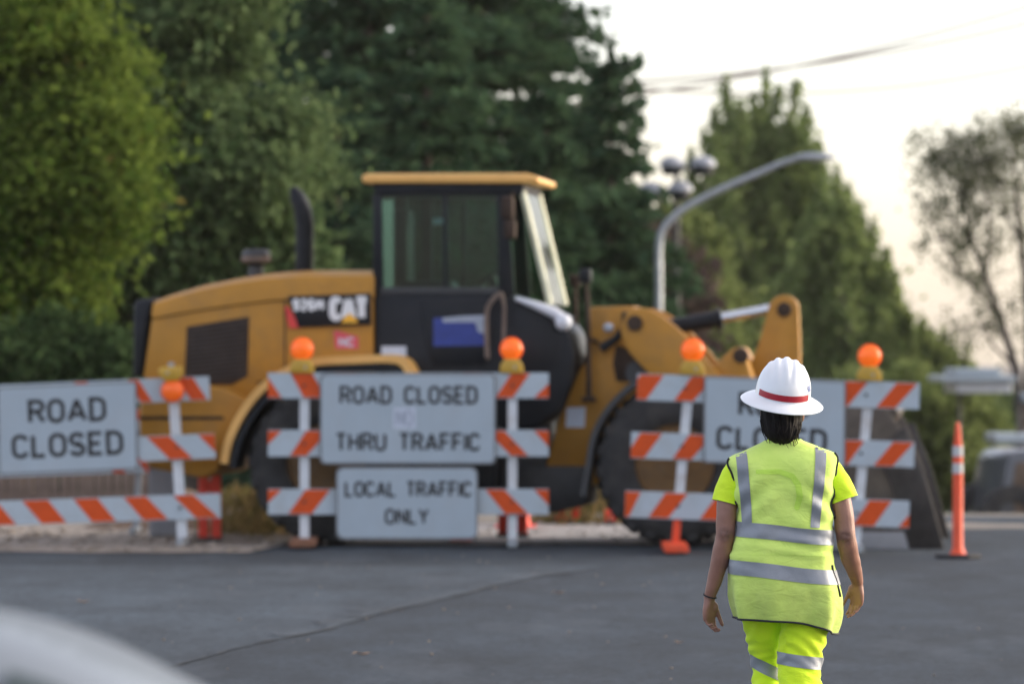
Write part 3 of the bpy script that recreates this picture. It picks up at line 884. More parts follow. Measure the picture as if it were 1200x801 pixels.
# left one, tilted
YL = 44.9
bl_o = Vector((P(60, 400, YL).x, YL, 0.02))
b_left = empty("barricade", bl_o)
tag(b_left, "tilted barricade on the gravel verge carrying the ROAD CLOSED sign beside the loader's tail", 'barricade', GB)
rail(b_left, YL, bl_o, [(-95, 454), (245, 440), (246, 468), (-94, 482)], stripes_run(60, 27, 28, -214 + 60 * 2 + 4, 0) + [(150, 162, 165, 179), (207, 226, 224, 243), (147 - 60, 162 - 60, 165 - 60, 179 - 60)])
rail(b_left, YL, bl_o, [(-92, 521), (251, 507), (253, 536), (-90, 551)], [(172, 198, 199, 226), (232, 258, 259, 286), (112, 138, 139, 166), (52, 78, 79, 106)])
rail(b_left, YL, bl_o, [(-88, 589), (258, 577), (259, 606), (-87, 618)], [(26, 56, 49, 78), (86, 114, 108, 136), (145, 171, 168, 197), (203, 227, 230, 256), (-34, -4, -11, 19), (-94, -64, -71, -41)])
post(b_left, YL, bl_o, (203, 462), (214, 641), 12)
post(b_left, YL, bl_o, (-58, 475), (-48, 646), 12)
foot(b_left, YL, bl_o, 215, MT['galv'])
foot(b_left, YL, bl_o, -48, MT['galv'])
# centre one
YC = 44.6
bc_o = Vector((P(478, 400, YC).x, YC, 0.02))
b_cen = empty("barricade", bc_o)
tag(b_cen, "level striped barricade in the middle carrying two stacked signs in front of the cab", 'barricade', GB)
def both(l, r): return l + r
rail(b_cen, YC, bc_o, [(314, 436), (643, 436), (643, 466), (314, 466)],
     [(281, 311, 300, 330), (341, 366, 356, 382), (392, 419, 418, 445), (599, 621, 581, 601), (655, 680, 626, 655), (540, 566, 515, 541)])
rail(b_cen, YC, bc_o, [(314, 503), (643, 503), (643, 534), (314, 534)],
     [(301, 330, 285, 301), (359, 386, 340, 359), (570, 591, 599, 619), (626, 650, 652, 680), (430, 460, 400, 430)])
rail(b_cen, YC, bc_o, [(314, 572), (643, 572), (643, 602), (314, 602)],
     [(301, 330, 285, 301), (358, 387, 338, 365), (569, 591, 592, 619), (626, 650, 652, 680), (418, 447, 398, 425)])
post(b_cen, YC, bc_o, (356.5, 464), (356.5, 641), 11)
post(b_cen, YC, bc_o, (600.5, 464), (600.5, 641), 11)
foot(b_cen, YC, bc_o, 356.5, MT['rust'], 0.55, 0.22)
foot(b_cen, YC, bc_o, 600.5, MT['galv'], 0.55, 0.08)
# right one, racked
YR = 43.4
br_o = Vector((P(900, 400, YR).x, YR, 0.02))
b_right = empty("barricade", br_o)
tag(b_right, "leaning striped barricade behind the worker, its rails sloping and one post foot orange", 'barricade', GB)
rail(b_right, YR, br_o, [(747, 437), (1078, 448), (1077, 479), (746, 468)],
     [(751, 778, 730, 757), (811, 838, 790, 812), (871, 898, 850, 877), (931, 958, 910, 937), (991, 1017, 966, 993), (1051, 1075, 1027, 1049)])
rail(b_right, YR, br_o, [(740, 505), (1072, 517), (1071, 547), (739, 536)],
     [(751, 776, 732, 755), (808, 835, 788, 810), (868, 895, 846, 872), (928, 955, 906, 932), (988, 1013, 966, 993), (1047, 1071, 1024, 1046)])
rail(b_right, YR, br_o, [(733, 574), (1066, 586), (1065, 618), (732, 605)],
     [(725, 751, 708, 737), (780, 806, 760, 783), (841, 866, 820, 844), (900, 926, 880, 904), (960, 986, 940, 964), (1019, 1045, 999, 1024), (1078, 1100, 1053, 1084)])
post(b_right, YR, br_o, (806, 468), (794, 607), 11)
post(b_right, YR, br_o, (1017, 478), (1002, 648), 11)
post(b_right, YR, br_o, (794, 607), (790.5, 650), 9, MT['orangeplastic'])
foot(b_right, YR, br_o, 791, MT['orangeplastic'], 0.5, 0.2)
foot(b_right, YR, br_o, 1002, MT['galv'], 0.5, 0.08)
# another barricade farther back, only a bit of it shows between the rails
YB = 47.4
bb_o = Vector((P(60, 400, YB).x, YB, 0.02))
b_back = empty("barricade", bb_o)
tag(b_back, "second striped barricade half hidden behind the tilted one on the verge", 'barricade', GB)
rail(b_back, YB, bb_o, [(-60, 544), (207, 536), (208, 552), (-59, 560)], [(160, 174, 172, 186), (188, 203, 200, 215), (120, 135, 134, 148)])
rail(b_back, YB, bb_o, [(-60, 484), (207, 476), (208, 502), (-59, 510)], [(150, 170, 172, 192), (110, 130, 132, 152)])
post(b_back, YB, bb_o, (166, 478), (158, 627), 7, MT['galv'])
post(b_back, YB, bb_o, (-20, 484), (-24, 627), 7, MT['galv'])
foot(b_back, YB, bb_o, 158, MT['galv'], 0.4, 0.06)
foot(b_back, YB, bb_o, -24, MT['galv'], 0.4, 0.06)

bolts(b_left, YL, bl_o, [(203.5, 455), (207.5, 523), (211, 594), (-52, 534), (-49, 603)])
bolts(b_cen, YC, bc_o, [(356.5, 451), (356.5, 519), (356.5, 587), (600.5, 451), (600.5, 519), (600.5, 587)])
bolts(b_right, YR, br_o, [(803, 454), (799, 522), (795, 592), (1015, 462), (1009, 530), (1004, 600)])
# signs
def rounded_quad(tl, tr, br, bl, r, n=5):
    cs = [Vector(tl), Vector(tr), Vector(br), Vector(bl)]; out = []
    for i in range(4):
        p, a, b_ = cs[i], cs[i - 1], cs[(i + 1) % 4]
        u, v = (a - p).normalized(), (b_ - p).normalized()
        c0 = p + (u + v) * r
        for k in range(n + 1):
            t = R(90 * k / n)
            out.append(c0 - v * r * math.cos(t) - u * r * math.sin(t) if True else p)
    return out
def plate(name, poly, Y, y_front, thick, m, parent, orig):
    c = [P(q[0], q[1], Y) - orig for q in poly]
    n = len(c)
    v = [Vector((p.x, p.y + y_front, p.z)) for p in c] + [Vector((p.x, p.y + y_front + thick, p.z)) for p in c]
    mb = MB(); mb.add(v, [tuple(range(n)), tuple(range(n, 2 * n))[::-1]] + [(i, i + n, (i + 1) % n + n, (i + 1) % n) for i in range(n)])
    return mb.build(name, m, parent)
def inset(corners, d):
    cs = [Vector(c) for c in corners]; ctr = sum(cs, Vector((0, 0))) / 4
    out = []
    for i in range(4):
        p, a, b_ = cs[i], cs[i - 1], cs[(i + 1) % 4]
        out.append(p + ((a - p).normalized() + (b_ - p).normalized()) * d)
    return out
def sign(name, Y, corners, lines, label, rad=5, border=1.6, yf=-0.035):
    o = P(sum(c[0] for c in corners) / 4, sum(c[1] for c in corners) / 4, Y) + Vector((0, yf, 0))
    root = empty(name, o); tag(root, label, 'sign', "road closure signs on the barricades")
    tl, tr, br, bl = corners
    s = Y / FPX
    plate("panel_edge", rounded_quad(*corners, rad), Y, 0.002 + yf, 0.008, MT['signedge'], root, o)
    plate("panel", rounded_quad(*inset(corners, border), rad), Y, -0.001 + yf, 0.0025, MT['signface'], root, o)
    ux = (Vector(tr) - Vector(tl)).normalized(); ux3 = Vector((ux.x, 0, -ux.y)); uz3 = Vector((-ux3.z, 0, ux3.x))
    for text, cx_, cy_, w, h, th in lines:
        p = P(cx_, cy_, Y) + Vector((0, yf - 0.0030, 0)) - o
        lettering("lettering", text, p, ux3, uz3, h * s, th, MT['signblack'], root, width=w * s)
    return root, o
sg, so = sign("road_closed_sign", YL, [(-3, 453), (160, 446), (162, 549), (-1, 556)],
     [("ROAD", 79, 480, 92, 29, 0.178), ("CLOSED", 79.5, 520, 131, 29, 0.178)], "white ROAD CLOSED sign tilted on the verge barricade, fully readable", 3, 2.2)
sg, so = sign("thru_traffic_sign", YC, [(375, 437), (581, 437), (581, 543), (375, 543)],
     [("ROAD CLOSED", 479, 462, 162, 22, 0.17), ("THRU TRAFFIC", 478, 517, 170, 22, 0.17)], "wide white ROAD CLOSED THRU TRAFFIC sign, upper of the stacked pair", 6, 2.2)
plate("patch", [(461, 477), (487, 477), (487, 501), (461, 501)], YC, -0.035 - 0.0026, 0.001, MT['sticker'], sg, so)
s_ = YC / FPX
MT['stickerprint'] = mat("sticker_print", (0.34, 0.38, 0.46), 0.5, 0, 0.1, 8)
lettering("patch_lettering", "NO", P(474, 489, YC) + Vector((0, -0.035 - 0.0034, 0)) - so, (1, 0, 0), (0, 0, 1), 20 * s_, 0.16, MT['stickerprint'], sg, width=21 * s_)
sg, so = sign("local_traffic_sign", YC, [(394, 546), (560, 546), (560, 631), (394, 631)],
     [("LOCAL TRAFFIC", 478.5, 572, 149, 19, 0.17), ("ONLY", 477, 604, 52, 19, 0.17)], "white LOCAL TRAFFIC ONLY sign hanging under the wider sign", 8, 2.2, -0.05)
sg, so = sign("road_closed_sign", YR, [(825, 440), (991, 446), (990, 547), (824, 541)],
     [("ROAD", 907, 474, 84, 29, 0.178), ("CLOSED", 904, 514, 130, 29, 0.178)], "white ROAD CLOSED sign partly hidden behind the worker's hard hat", 3, 2.2)

# beacons
def make_beacon():
    root = empty("warning_light", (0, 0, 0))
    mb = MB(); mb.prism([(-0.105, 0), (0.105, 0), (0.10, 0.07), (0.06, 0.125), (-0.06, 0.125), (-0.10, 0.07)], -0.05, 0.05, 'y', 0.012)
    mb.build("battery_case", MT['lampbox'], root, 40)
    mb = MB(); mb.lathe([(0.001, -0.055), (0.05, -0.05), (0.083, -0.032), (0.094, -0.012), (0.097, 0.0), (0.094, 0.012), (0.083, 0.032), (0.05, 0.05), (0.001, 0.055)], 32, (0, 0, 0.21), 'y')
    mb.build("lens", MT['lens'], root, 50)
    mb = MB(); mb.lathe([(0.099, -0.010), (0.104, -0.010), (0.104, 0.010), (0.099, 0.010)], 32, (0, 0, 0.21), 'y', True); mb.box((0, 0, 0.118), (0.07, 0.05, 0.03), 0.008)
    mb.build("lens_rim", MT['orangeplastic'], root, 40)
    mb = MB(); mb.tube([(0.03, -0.052, 0.05), (0.03, -0.06, 0.05)], 0.012, 8); mb.box((0, 0.055, 0.02), (0.05, 0.012, 0.12))
    mb.build("bolt", MT['galv'], root)
    return root
bea = make_beacon()
GBE = "amber warning lights on the barricades"
def put_beacon(o, px, py, Y, label, rot=0.0, yo=0.02):
    p = P(px, py, Y); o.location = (p.x, p.y + yo, p.z)
    o.rotation_euler = (0, rot, 0)
    tag(o, label, 'warning light', GBE)
put_beacon(bea, 354, 436.5, YC, "amber warning light upright over the post below the black brand decal of the hood")
b2 = copy_tree(bea); put_beacon(b2, 599.5, 436.5, YC, "amber warning light upright in front of the black cab door")
b3 = copy_tree(bea); put_beacon(b3, 811, 438.5, YR, "amber warning light upright in front of the yellow lift arm", R(2))
b4 = copy_tree(bea); put_beacon(b4, 1018.5, 445.5, YR, "amber warning light upright against green trees, past the hard hat", R(2))
b5 = copy_tree(bea); put_beacon(b5, 201, 429, YL, "amber warning light hanging upside down over the tilted barricade's top rail", R(176), -0.09)

# delineator post, cones, drums
def make_delineator(px, py_top, py_bot, Y, label):
    p = P(px, py_bot, Y); o = empty("delineator_post", (p.x, p.y, 0.012)); tag(o, label, 'delineator')
    H = P(px, py_top, Y).z - 0.012
    rs = 0.043
    mb = MB(); mb.lathe([(0.075, 0.03), (0.056, 0.055), (rs, 0.10), (rs - 0.002, H * 0.66), (rs - 0.004, H * 0.80), (rs - 0.014, H * 0.87), (rs - 0.02, H * 0.95), (rs - 0.026, H * 0.985), (0.001, H)], 24)
    mb.build("post", MT['orangeplastic'], o, 50)
    for z in (0.62, 0.745):
        mb = MB(); mb.lathe([(rs - 0.001, H * z), (rs + 0.001, H * z), (rs, H * (z + 0.075)), (rs - 0.002, H * (z + 0.075))], 24, close=True); mb.build("reflective_band", MT['whiteband'], o, 50)
    mb = MB(); mb.prism([(0.2 * math.cos(R(45 * k + 22.5)), 0.2 * math.sin(R(45 * k + 22.5))) for k in range(8)], 0.0, 0.035, 'z', 0.008); mb.build("base", MT['blackrubber'], o, 40)
make_delineator(1122.5, 493, 656, 42.4, "slim orange delineator post with two white bands standing past the bucket tip")

def make_cone(name, p, h, r, label, group, band=True):
    o = empty(name, p); tag(o, label, 'traffic cone', group)
    mb = MB(); mb.lathe([(r * 0.78, 0.03), (r * 0.70, 0.06), (r * 0.18, h * 0.97), (r * 0.12, h), (0.001, h)], 24); mb.build("body", MT['redorange'], o, 50)
    mb = MB(); mb.box((0, 0, 0.016), (r * 2, r * 2, 0.03), 0.008); mb.build("base", MT['redorange'], o)
    if band:
        f = lambda t: r * (0.70 - 0.52 * (t * h - 0.06) / (h * 0.97 - 0.06)) + 0.003
        mb = MB(); mb.lathe([(f(.55) - .006, h * .55), (f(.55), h * .55), (f(.75), h * .75), (f(.75) - .006, h * .75)], 24, close=True); mb.build("reflective_band", MT['whiteband'], o, 50)
    return o
def make_drum(px, py_top, py_bot, w, Y, label, m='redorange'):
    pb = base_at(px, Y); s = Y / FPX
    o = empty("traffic_drum", pb); tag(o, label, 'traffic drum', "orange drums and channelizers behind the barricades")
    H = P(px, py_top, Y).z - pb.z; r = w * s / 2
    mb = MB(); mb.lathe([(r * 1.0, 0.0), (r, 0.06), (r * 0.94, 0.08), (r * 0.93, H * 0.5), (r * 0.88, H * 0.52), (r * 0.86, H * 0.9), (r * 0.7, H * 0.96), (r * 0.25, H), (0.001, H)], 24); mb.build("body", MT[m], o, 50)
    mb = MB(); mb.lathe([(r * .925, H * .62), (r * .94, H * .62), (r * .93, H * .76), (r * .915, H * .76)], 24, close=True); mb.build("reflective_band", MT['whiteband'], o, 50)
    mb = MB(); mb.lathe([(r * .96, H * .28), (r * .98, H * .28), (r * .975, H * .42), (r * .95, H * .42)], 24, close=True); mb.build("reflective_band", MT['whiteband'], o, 50)
    mb = MB(); mb.tube([(-r * .3, 0, H - .01), (-r * .2, 0, H + .06), (r * .2, 0, H + .06), (r * .3, 0, H - .01)], 0.015, 8); mb.build("handle", MT['blackrubber'], o, 50)
    return o
def make_channelizer(px, py_top, py_bot, w, Y, label):
    pb = base_at(px, Y); s = Y / FPX
    o = empty("channelizer_panel", pb); tag(o, label, 'channelizer', "orange drums and channelizers behind the barricades")
    H = P(px, py_top, Y).z - pb.z; W_ = w * s
    for x in (-1, 1):
        mb = MB(); mb.box((x * W_ * 0.3, 0, H * 0.5), (W_ * 0.46, 0.05, H), 0.012); mb.build("leg", MT['redorange'], o)
    mb = MB(); mb.box((0, 0.003, H * 0.82), (W_ * 0.5, 0.03, H * 0.16), 0.01); mb.build("crossbar", MT['redorange'], o)
    mb = MB(); mb.box((0, 0, 0.025), (W_ * 1.15, 0.4, 0.045), 0.01); mb.build("base", MT['blackrubber'], o)
    return o
make_channelizer(246, 555, 625, 25, 46.0, "red-orange plastic channelizer behind the rail end of the tilted barricade")
make_channelizer(601, 596, 632, 33, 47.0, "red-orange two-legged channelizer straddling the centre barricade post")
make_channelizer(666, 585, 612, 27, 50.5, "red-orange channelizer farther back, between the loader's wheels")
make_channelizer(715, 596, 614, 12, 50.2, "small red-orange channelizer beside the front tyre")
o = empty("traffic_cone", (0, 0, 0)); bpy.data.objects.remove(o)
cn = make_cone("traffic_cone", base_at(604, 49.5) + Vector((0, 0, 0.0)), 0.72, 0.20, "red cone seen between the middle and bottom rails beside the centre post", "traffic cones", True)
# orange plate lying flat on the strip
p = base_at(541, 45.9)
mb = MB(); mb.box((0, 0, 0.03), (0.21, 0.4, 0.05), 0.015); o = mb.build("sandbag", MT['redorange'], None, 40, (p.x, p.y, 0.02)); tag(o, "flat orange sandbag lying under the lower sign", 'sandbag')
# grey box
pb = base_at(194, 47.0); s_ = 47.0 / FPX
o = empty("equipment_box", pb); tag(o, "grey metal box standing behind the tilted barricade post", 'box')
mb = MB(); mb.box((0, 0, 0.34), (36 * s_, 0.35, 0.62), 0.015); mb.build("body", MT['concrete'], o)
mb = MB(); mb.box((0, 0, 0.665), (40 * s_, 0.40, 0.03), 0.008); mb.build("lid", MT['concrete'], o)
mb = MB()
for x in (-.1, .1): mb.box((x, 0, 0.015), (0.05, 0.3, 0.03))
mb.build("foot", MT['galv'], o)
# wooden fence behind the verge
root = empty("plank_fence", base_at(60, 54)); tag(root, "low weathered plank fence seen between the tilted barricade's sign and bottom rail", 'fence')
pl_mesh = None
fb = root.location
for i in range(24):
    px = -60 + i * 10.4
    x = P(px, 400, 54).x - fb.x
    if pl_mesh is None:
        mb = MB(); mb.box((0, 0, 0.42), (0.082, 0.022, 0.84), 0.004); q = mb.build("plank", MT['wood'], root); pl_mesh = q.data
    else:
        q = bpy.data.objects.new("plank", pl_mesh); COL.objects.link(q); q.parent = root
    q.location = (x, 0.006 * random.uniform(-1, 1), random.uniform(-0.03, 0.02)); q.rotation_euler = (0, R(random.uniform(-1.2, 1.2)), 0)
for z in (0.2, 0.62):
    mb = MB(); mb.box((P(58, 400, 54).x - fb.x, 0.04, z), (2.3, 0.04, 0.07)); mb.build("fence_rail", MT['wood'], root)

# fallen leaves on the asphalt
MT['dryleaf'] = mat("dry_leaf", (0.42, 0.26, 0.14), 0.8, 0, 0.2, 20)
for k, (px, py, sz, lb) in enumerate([(424, 770, 0.06, "tan dry leaf lying on the asphalt near the middle of the road"), (655, 697, 0.05, "brown dry leaf lying on the asphalt under the centre barricade"), (97, 708, 0.05, "pale dry leaf lying on the asphalt above the silver car"), (795, 756, 0.035, "small dry leaf lying on the asphalt beside the worker's hand")]):
    x, y = ground_pt(px, py)
    mb = MB(); v = []
    for t in range(7): 
        w = math.sin(math.pi * t / 6) * 0.38 * sz
        for q in (-1, 0, 1): v.append((-sz + 2 * sz * t / 6, q * w * (1 + 0.3 * random.random()), 0.004 + 0.35 * abs(q) * w + 0.006 * math.sin(t * 1.4)))
    f = [(t * 3 + q, t * 3 + q + 1, t * 3 + q + 4, t * 3 + q + 3) for t in range(6) for q in range(2)]
    mb.add(v, f); o = mb.build("fallen_leaf", MT['dryleaf'], None, 60, (x, y, 0.021)); o.rotation_euler = (0, 0, random.uniform(-.5, .5)); tag(o, lb, 'leaf', "dry leaves on the asphalt")
# ------------------------------------------------------------------ wheel loader
TH = R(6.0); CT, ST = math.cos(TH), math.sin(TH)
LX0, LY0 = 0.17, 45.95
loader = empty("wheel_loader", (LX0, LY0, 0.0), -TH)
tag(loader, "yellow and black wheel loader parked across the road behind the barricades, bucket down", 'wheel loader')
def L(px, py, y):
    """photo pixel -> loader-local (x, z) on the lengthwise plane at local y"""
    k = (px - 600) / FPX
    # world X = LX0 + x*CT + y*ST ; world Y = LY0 - x*ST + y*CT
    x = (k * (LY0 + y * CT) - LX0 - y * ST) / (CT + k * ST)
    Y = LY0 - x * ST + y * CT
    return (x, CAM_H - (py - 400.0) / FPX * Y)
def LL(pts, y): return [L(px, py, y) for px, py in pts]
def L3(px, py, y):
    a = L(px, py, y); return Vector((a[0], y, a[1]))
def pr(name, pts, yplane, y0, y1, m, bev=0.0, parent=loader, smooth=30):
    mb = MB(); mb.prism(LL(pts, yplane), y0, y1, 'y', bev)
    return mb.build(name, MT[m], parent, smooth)
def ribbon(name, pts, yplane, y0, y1, th, m, parent=loader, smooth=40, closed_ends=True):
    """curved strip (fender) following a path, extruded across the machine"""
    c = [Vector((a, b)) for a, b in LL(pts, yplane)]
    n = len(c); out_, in_ = [], []
    for i in range(n):
        d = (c[min(i + 1, n - 1)] - c[max(i - 1, 0)]).normalized(); nn = Vector((-d.y, d.x))
        out_.append(c[i] + nn * th / 2); in_.append(c[i] - nn * th / 2)
    mb = MB(); mb.prism([tuple(p) for p in out_] + [tuple(p) for p in in_[::-1]], y0, y1, 'y', 0)
    return mb.build(name, MT[m], parent, smooth)
def smooth_path(pts, k=4):
    P_ = [Vector(p) for p in pts]; out = []
    for i in range(len(P_) - 1):
        a, b_, c, d = P_[max(i - 1, 0)], P_[i], P_[i + 1], P_[min(i + 2, len(P_) - 1)]
        for j in range(k):
            t = j / k
            out.append(0.5 * ((2 * b_) + (c - a) * t + (2 * a - 5 * b_ + 4 * c - d) * t * t + (3 * b_ - a - 3 * c + d) * t ** 3))
    return [tuple(p) for p in out] + [tuple(P_[-1])]

# --- engine hood: slanted shoulders that rise towards the cab
def hood_top():
    st = [(178, 352, 372), (200, 344, 368), (235, 334, 362), (270, 327, 357), (310, 321, 352), (350, 318, 349), (400, 317.5, 348), (438, 317.5, 348)]
    mb = MB(); sec = []
    for px, pt, pl in st:
        x, zl = L(px, pl, -0.80); zt = L(px, pt, -0.62)[1]
        prof = [(-0.80, zl), (-0.795, zl + (zt - zl) * 0.35), (-0.74, zl + (zt - zl) * 0.82), (-0.62, zt), (-0.3, zt + 0.015), (0.3, zt + 0.015), (0.62, zt), (0.74, zl + (zt - zl) * 0.82), (0.795, zl + (zt - zl) * 0.35), (0.80, zl)]
        sec.append([Vector((x, y, z)) for y, z in prof])
    v = [p for s in sec for p in s]; n = 10; f = []
    for i in range(len(sec) - 1):
        for j in range(n - 1): f.append((i * n + j, i * n + j + 1, i * n + n + j + 1, i * n + n + j))
    f.append(tuple(range(n))); f.append(tuple((len(sec) - 1) * n + j for j in range(n))[::-1])
    for i in range(len(sec) - 1): f.append((i * n + n - 1, i * n, i * n + n, i * n + n + n - 1))
    mb.add(v, f); return mb.build("hood_top", MT['yellow'], loader, 32)
hood_top()
side = [(178, 373), (200, 369), (235, 363), (270, 358), (310, 353), (350, 350), (400, 349), (437, 349), (437, 470), (300, 470), (262, 452), (168, 441)]
hood = pr("hood_side", side, -0.78, -0.78, 0.78, 'yellow', 0.012)
pr("engine_grille", [(219, 382), (292, 370), (290, 440), (272, 450), (216, 449)], -0.784, -0.790, -0.760, 'grille', 0.002, hood)
mb = MB()
for k in range(13):
    f_ = k / 12; a = L(222 + 0 * f_, 386 + f_ * 60, -0.79); b_ = L(288, 377 + f_ * 62, -0.79)
    mb.tube([(a[0], -0.793, a[1]), (b_[0], -0.793, b_[1])], 0.007, 5)
mb.build("grille_slat", MT['darkgrey'], hood)
# panel gaps of the hood
for nm, q in (("panel_seam", [(333, 352), (335, 352), (335, 446), (333, 446)]), ("panel_seam", [(300, 446), (437, 446), (437, 448), (300, 448)])):
    pr(nm, q, -0.782, -0.7835, -0.776, 'grille', 0, hood)
# rear grille frame
pr("rear_grille", [(157, 352), (178, 348), (174, 372), (165, 441), (155, 441)], -0.74, -0.74, 0.74, 'black', 0.03)
# counterweight and lower body
pr("counterweight", [(165, 441), (262, 453), (298, 470), (268, 510), (255, 552), (238, 560), (172, 547), (162, 500)], -1.0, -1.0, 1.0, 'yellow', 0.05)
pr("counterweight_step", [(163, 487), (262, 487), (262, 491), (163, 491)], -1.004, -1.006, -0.99, 'grille')
pr("rear_frame", [(262, 465), (640, 470), (640, 560), (600, 585), (480, 585), (455, 560), (300, 560)], -0.45, -0.45, 0.45, 'darkgrey', 0.02)
pr("battery_step", [(470, 500), (585, 500), (580, 572), (478, 572)], -1.05, -1.05, -0.45, 'black', 0.03)
pr("axle_housing", [(365, 535), (415, 535), (425, 560), (410, 585), (370, 585), (355, 560)], -0.6, -0.72, 0.72, 'yellow', 0.03)
pr("front_axle_housing", [(770, 535), (820, 535), (828, 560), (812, 585), (776, 585), (762, 560)], -0.6, -0.72, 0.72, 'yellow', 0.03)
# precleaner and exhaust
def at3(px, py, y): return L3(px, py, y)
c = L3(300, 310, 0.1)
mb = MB(); mb.lathe([(0.07, -0.25), (0.07, -0.02), (0.05, 0.0), (0.09, 0.012), (0.115, 0.02), (0.127, 0.04), (0.130, 0.095), (0.125, 0.12), (0.10, 0.14), (0.001, 0.145)], 24, c)
pre = mb.build("precleaner", MT['darkgrey'], loader, 40)
mb = MB(); mb.lathe([(0.128, 0.03), (0.134, 0.035), (0.134, 0.075), (0.128, 0.08)], 24, c, close=True); mb.build("precleaner_band", MT['wood'], pre, 40)
c0, c1, c2, c3 = L3(357, 330, 0.15), L3(357, 262, 0.15), L3(353, 240, 0.15), L3(343, 219, 0.15)
mb = MB(); path = [c0, c1] + [c1.lerp(c2, .5) + Vector((.004, 0, 0)), c2, c2.lerp(c3, .5), c3]
mb.tube(path, [0.082, 0.082, 0.082, 0.080, 0.070, 0.030], 16); mb.build("exhaust_pipe", MT['black'], loader, 50)

# --- rear fender
rf = smooth_path([(262, 542), (268, 515), (283, 484), (303, 458), (330, 437), (365, 424), (410, 421), (466, 421), (481, 440)], 4)
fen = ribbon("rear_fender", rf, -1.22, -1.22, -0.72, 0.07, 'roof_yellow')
rf2 = smooth_path([(272, 548), (279, 518), (293, 490), (312, 466), (336, 447), (368, 434), (410, 431), (462, 431), (474, 446)], 4)
ribbon("fender_liner", rf2, -1.20, -1.205, -0.70, 0.05, 'black', fen)
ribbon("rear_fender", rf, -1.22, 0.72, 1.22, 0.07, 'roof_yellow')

# --- cab
YN = -0.74
lower = [(438, 341), (590, 343), (606, 350), (632, 358), (652, 368), (667, 388), (673, 415), (669, 448), (656, 480), (630, 500), (600, 505), (470, 505), (440, 470)]
cab = pr("cab_body", lower, YN, YN, -YN, 'black', 0.035)
pr("cab_door", [(490, 350), (584, 350), (578, 400), (570, 428), (508, 428), (500, 410)], YN - .004, YN - 0.012, YN + 0.02, 'black', 0.012, cab)
pr("door_glass", [(604, 360), (628, 366), (648, 378), (658, 398), (654, 425), (640, 440), (604, 440)], YN - .004, YN - 0.008, YN + 0.01, 'decalblack', 0.003, cab)
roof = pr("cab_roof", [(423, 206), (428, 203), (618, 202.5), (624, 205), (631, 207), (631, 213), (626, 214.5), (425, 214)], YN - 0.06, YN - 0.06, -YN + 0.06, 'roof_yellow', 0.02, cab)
pr("roof_liner", [(436, 214.6), (614, 214.6), (612, 228), (440, 228)], YN, YN - 0.002, -YN + .002, 'black', 0.01, cab)
for yy, s in ((YN, 1), (-YN - 0.06, 1)):
    pr("cab_pillar", [(437, 227), (447, 227), (449, 342), (437, 342)], YN, yy, yy + 0.06, 'black', 0.008, cab)
    pr("cab_pillar", [(582, 227), (595, 227), (603, 346), (584, 346)], YN, yy, yy + 0.06, 'black', 0.008, cab)
pr("window_sill", [(446, 336), (584, 336), (584, 344), (446, 344)], YN, YN - 0.003, YN + 0.05, 'darkgrey', 0.004, cab)
def pane(name, c4, m, parent):
    v = [Vector(p) for p in c4]; nrm = (v[1] - v[0]).cross(v[2] - v[0]).normalized() * 0.006
    mb = MB(); mb.add(v + [p + nrm for p in v], [(0, 1, 2, 3), (7, 6, 5, 4), (0, 4, 5, 1), (1, 5, 6, 2), (2, 6, 7, 3), (3, 7, 4, 0)])
    return mb.build(name, MT[m], parent)
def lp(px, py, yplane, y): a = L(px, py, yplane); return Vector((a[0], y, a[1]))
for yy in (YN + 0.03, -YN - 0.03):
    pane("side_window", [lp(447, 228, YN, yy), lp(582, 228, YN, yy), lp(584, 338, YN, yy), lp(449, 338, YN, yy)], 'cabglass', cab)
    pr("door_post", [(519, 228), (524, 228), (524, 338), (519, 338)], YN, yy - 0.02, yy + 0.02, 'black', 0.004, cab)
pane("rear_window", [lp(442, 229, YN, YN + .07), lp(442, 229, YN, -YN - .07), lp(443, 336, YN, -YN - .07), lp(443, 336, YN, YN + .07)], 'cabglass', cab)
wt, wb = (614, 226), (646, 356)
pane("windscreen", [lp(*wt, YN, YN + .05), lp(*wt, YN, -YN - .05), lp(*wb, YN, -YN - .05), lp(*wb, YN, YN + .05)], 'windglass', cab)
pane("front_side_glass", [lp(596, 229, YN, YN + .03), lp(613, 228, YN, YN + .03), lp(644, 354, YN, YN + .03), lp(604, 347, YN, YN + .03)], 'windglass', cab)
mb = MB(); mb.tube([lp(612, 222, YN, -YN - .02), lp(644, 356, YN, -YN - .02)], 0.030, 8); mb.build("front_pillar", MT['pillar_sheen'], cab, 50)
mb = MB(); mb.tube([lp(612, 224, YN, YN + 0.03), lp(644.5, 356, YN, YN + 0.03)], 0.030, 8); mb.build("front_pillar", MT['pillar_sheen'], cab, 50)
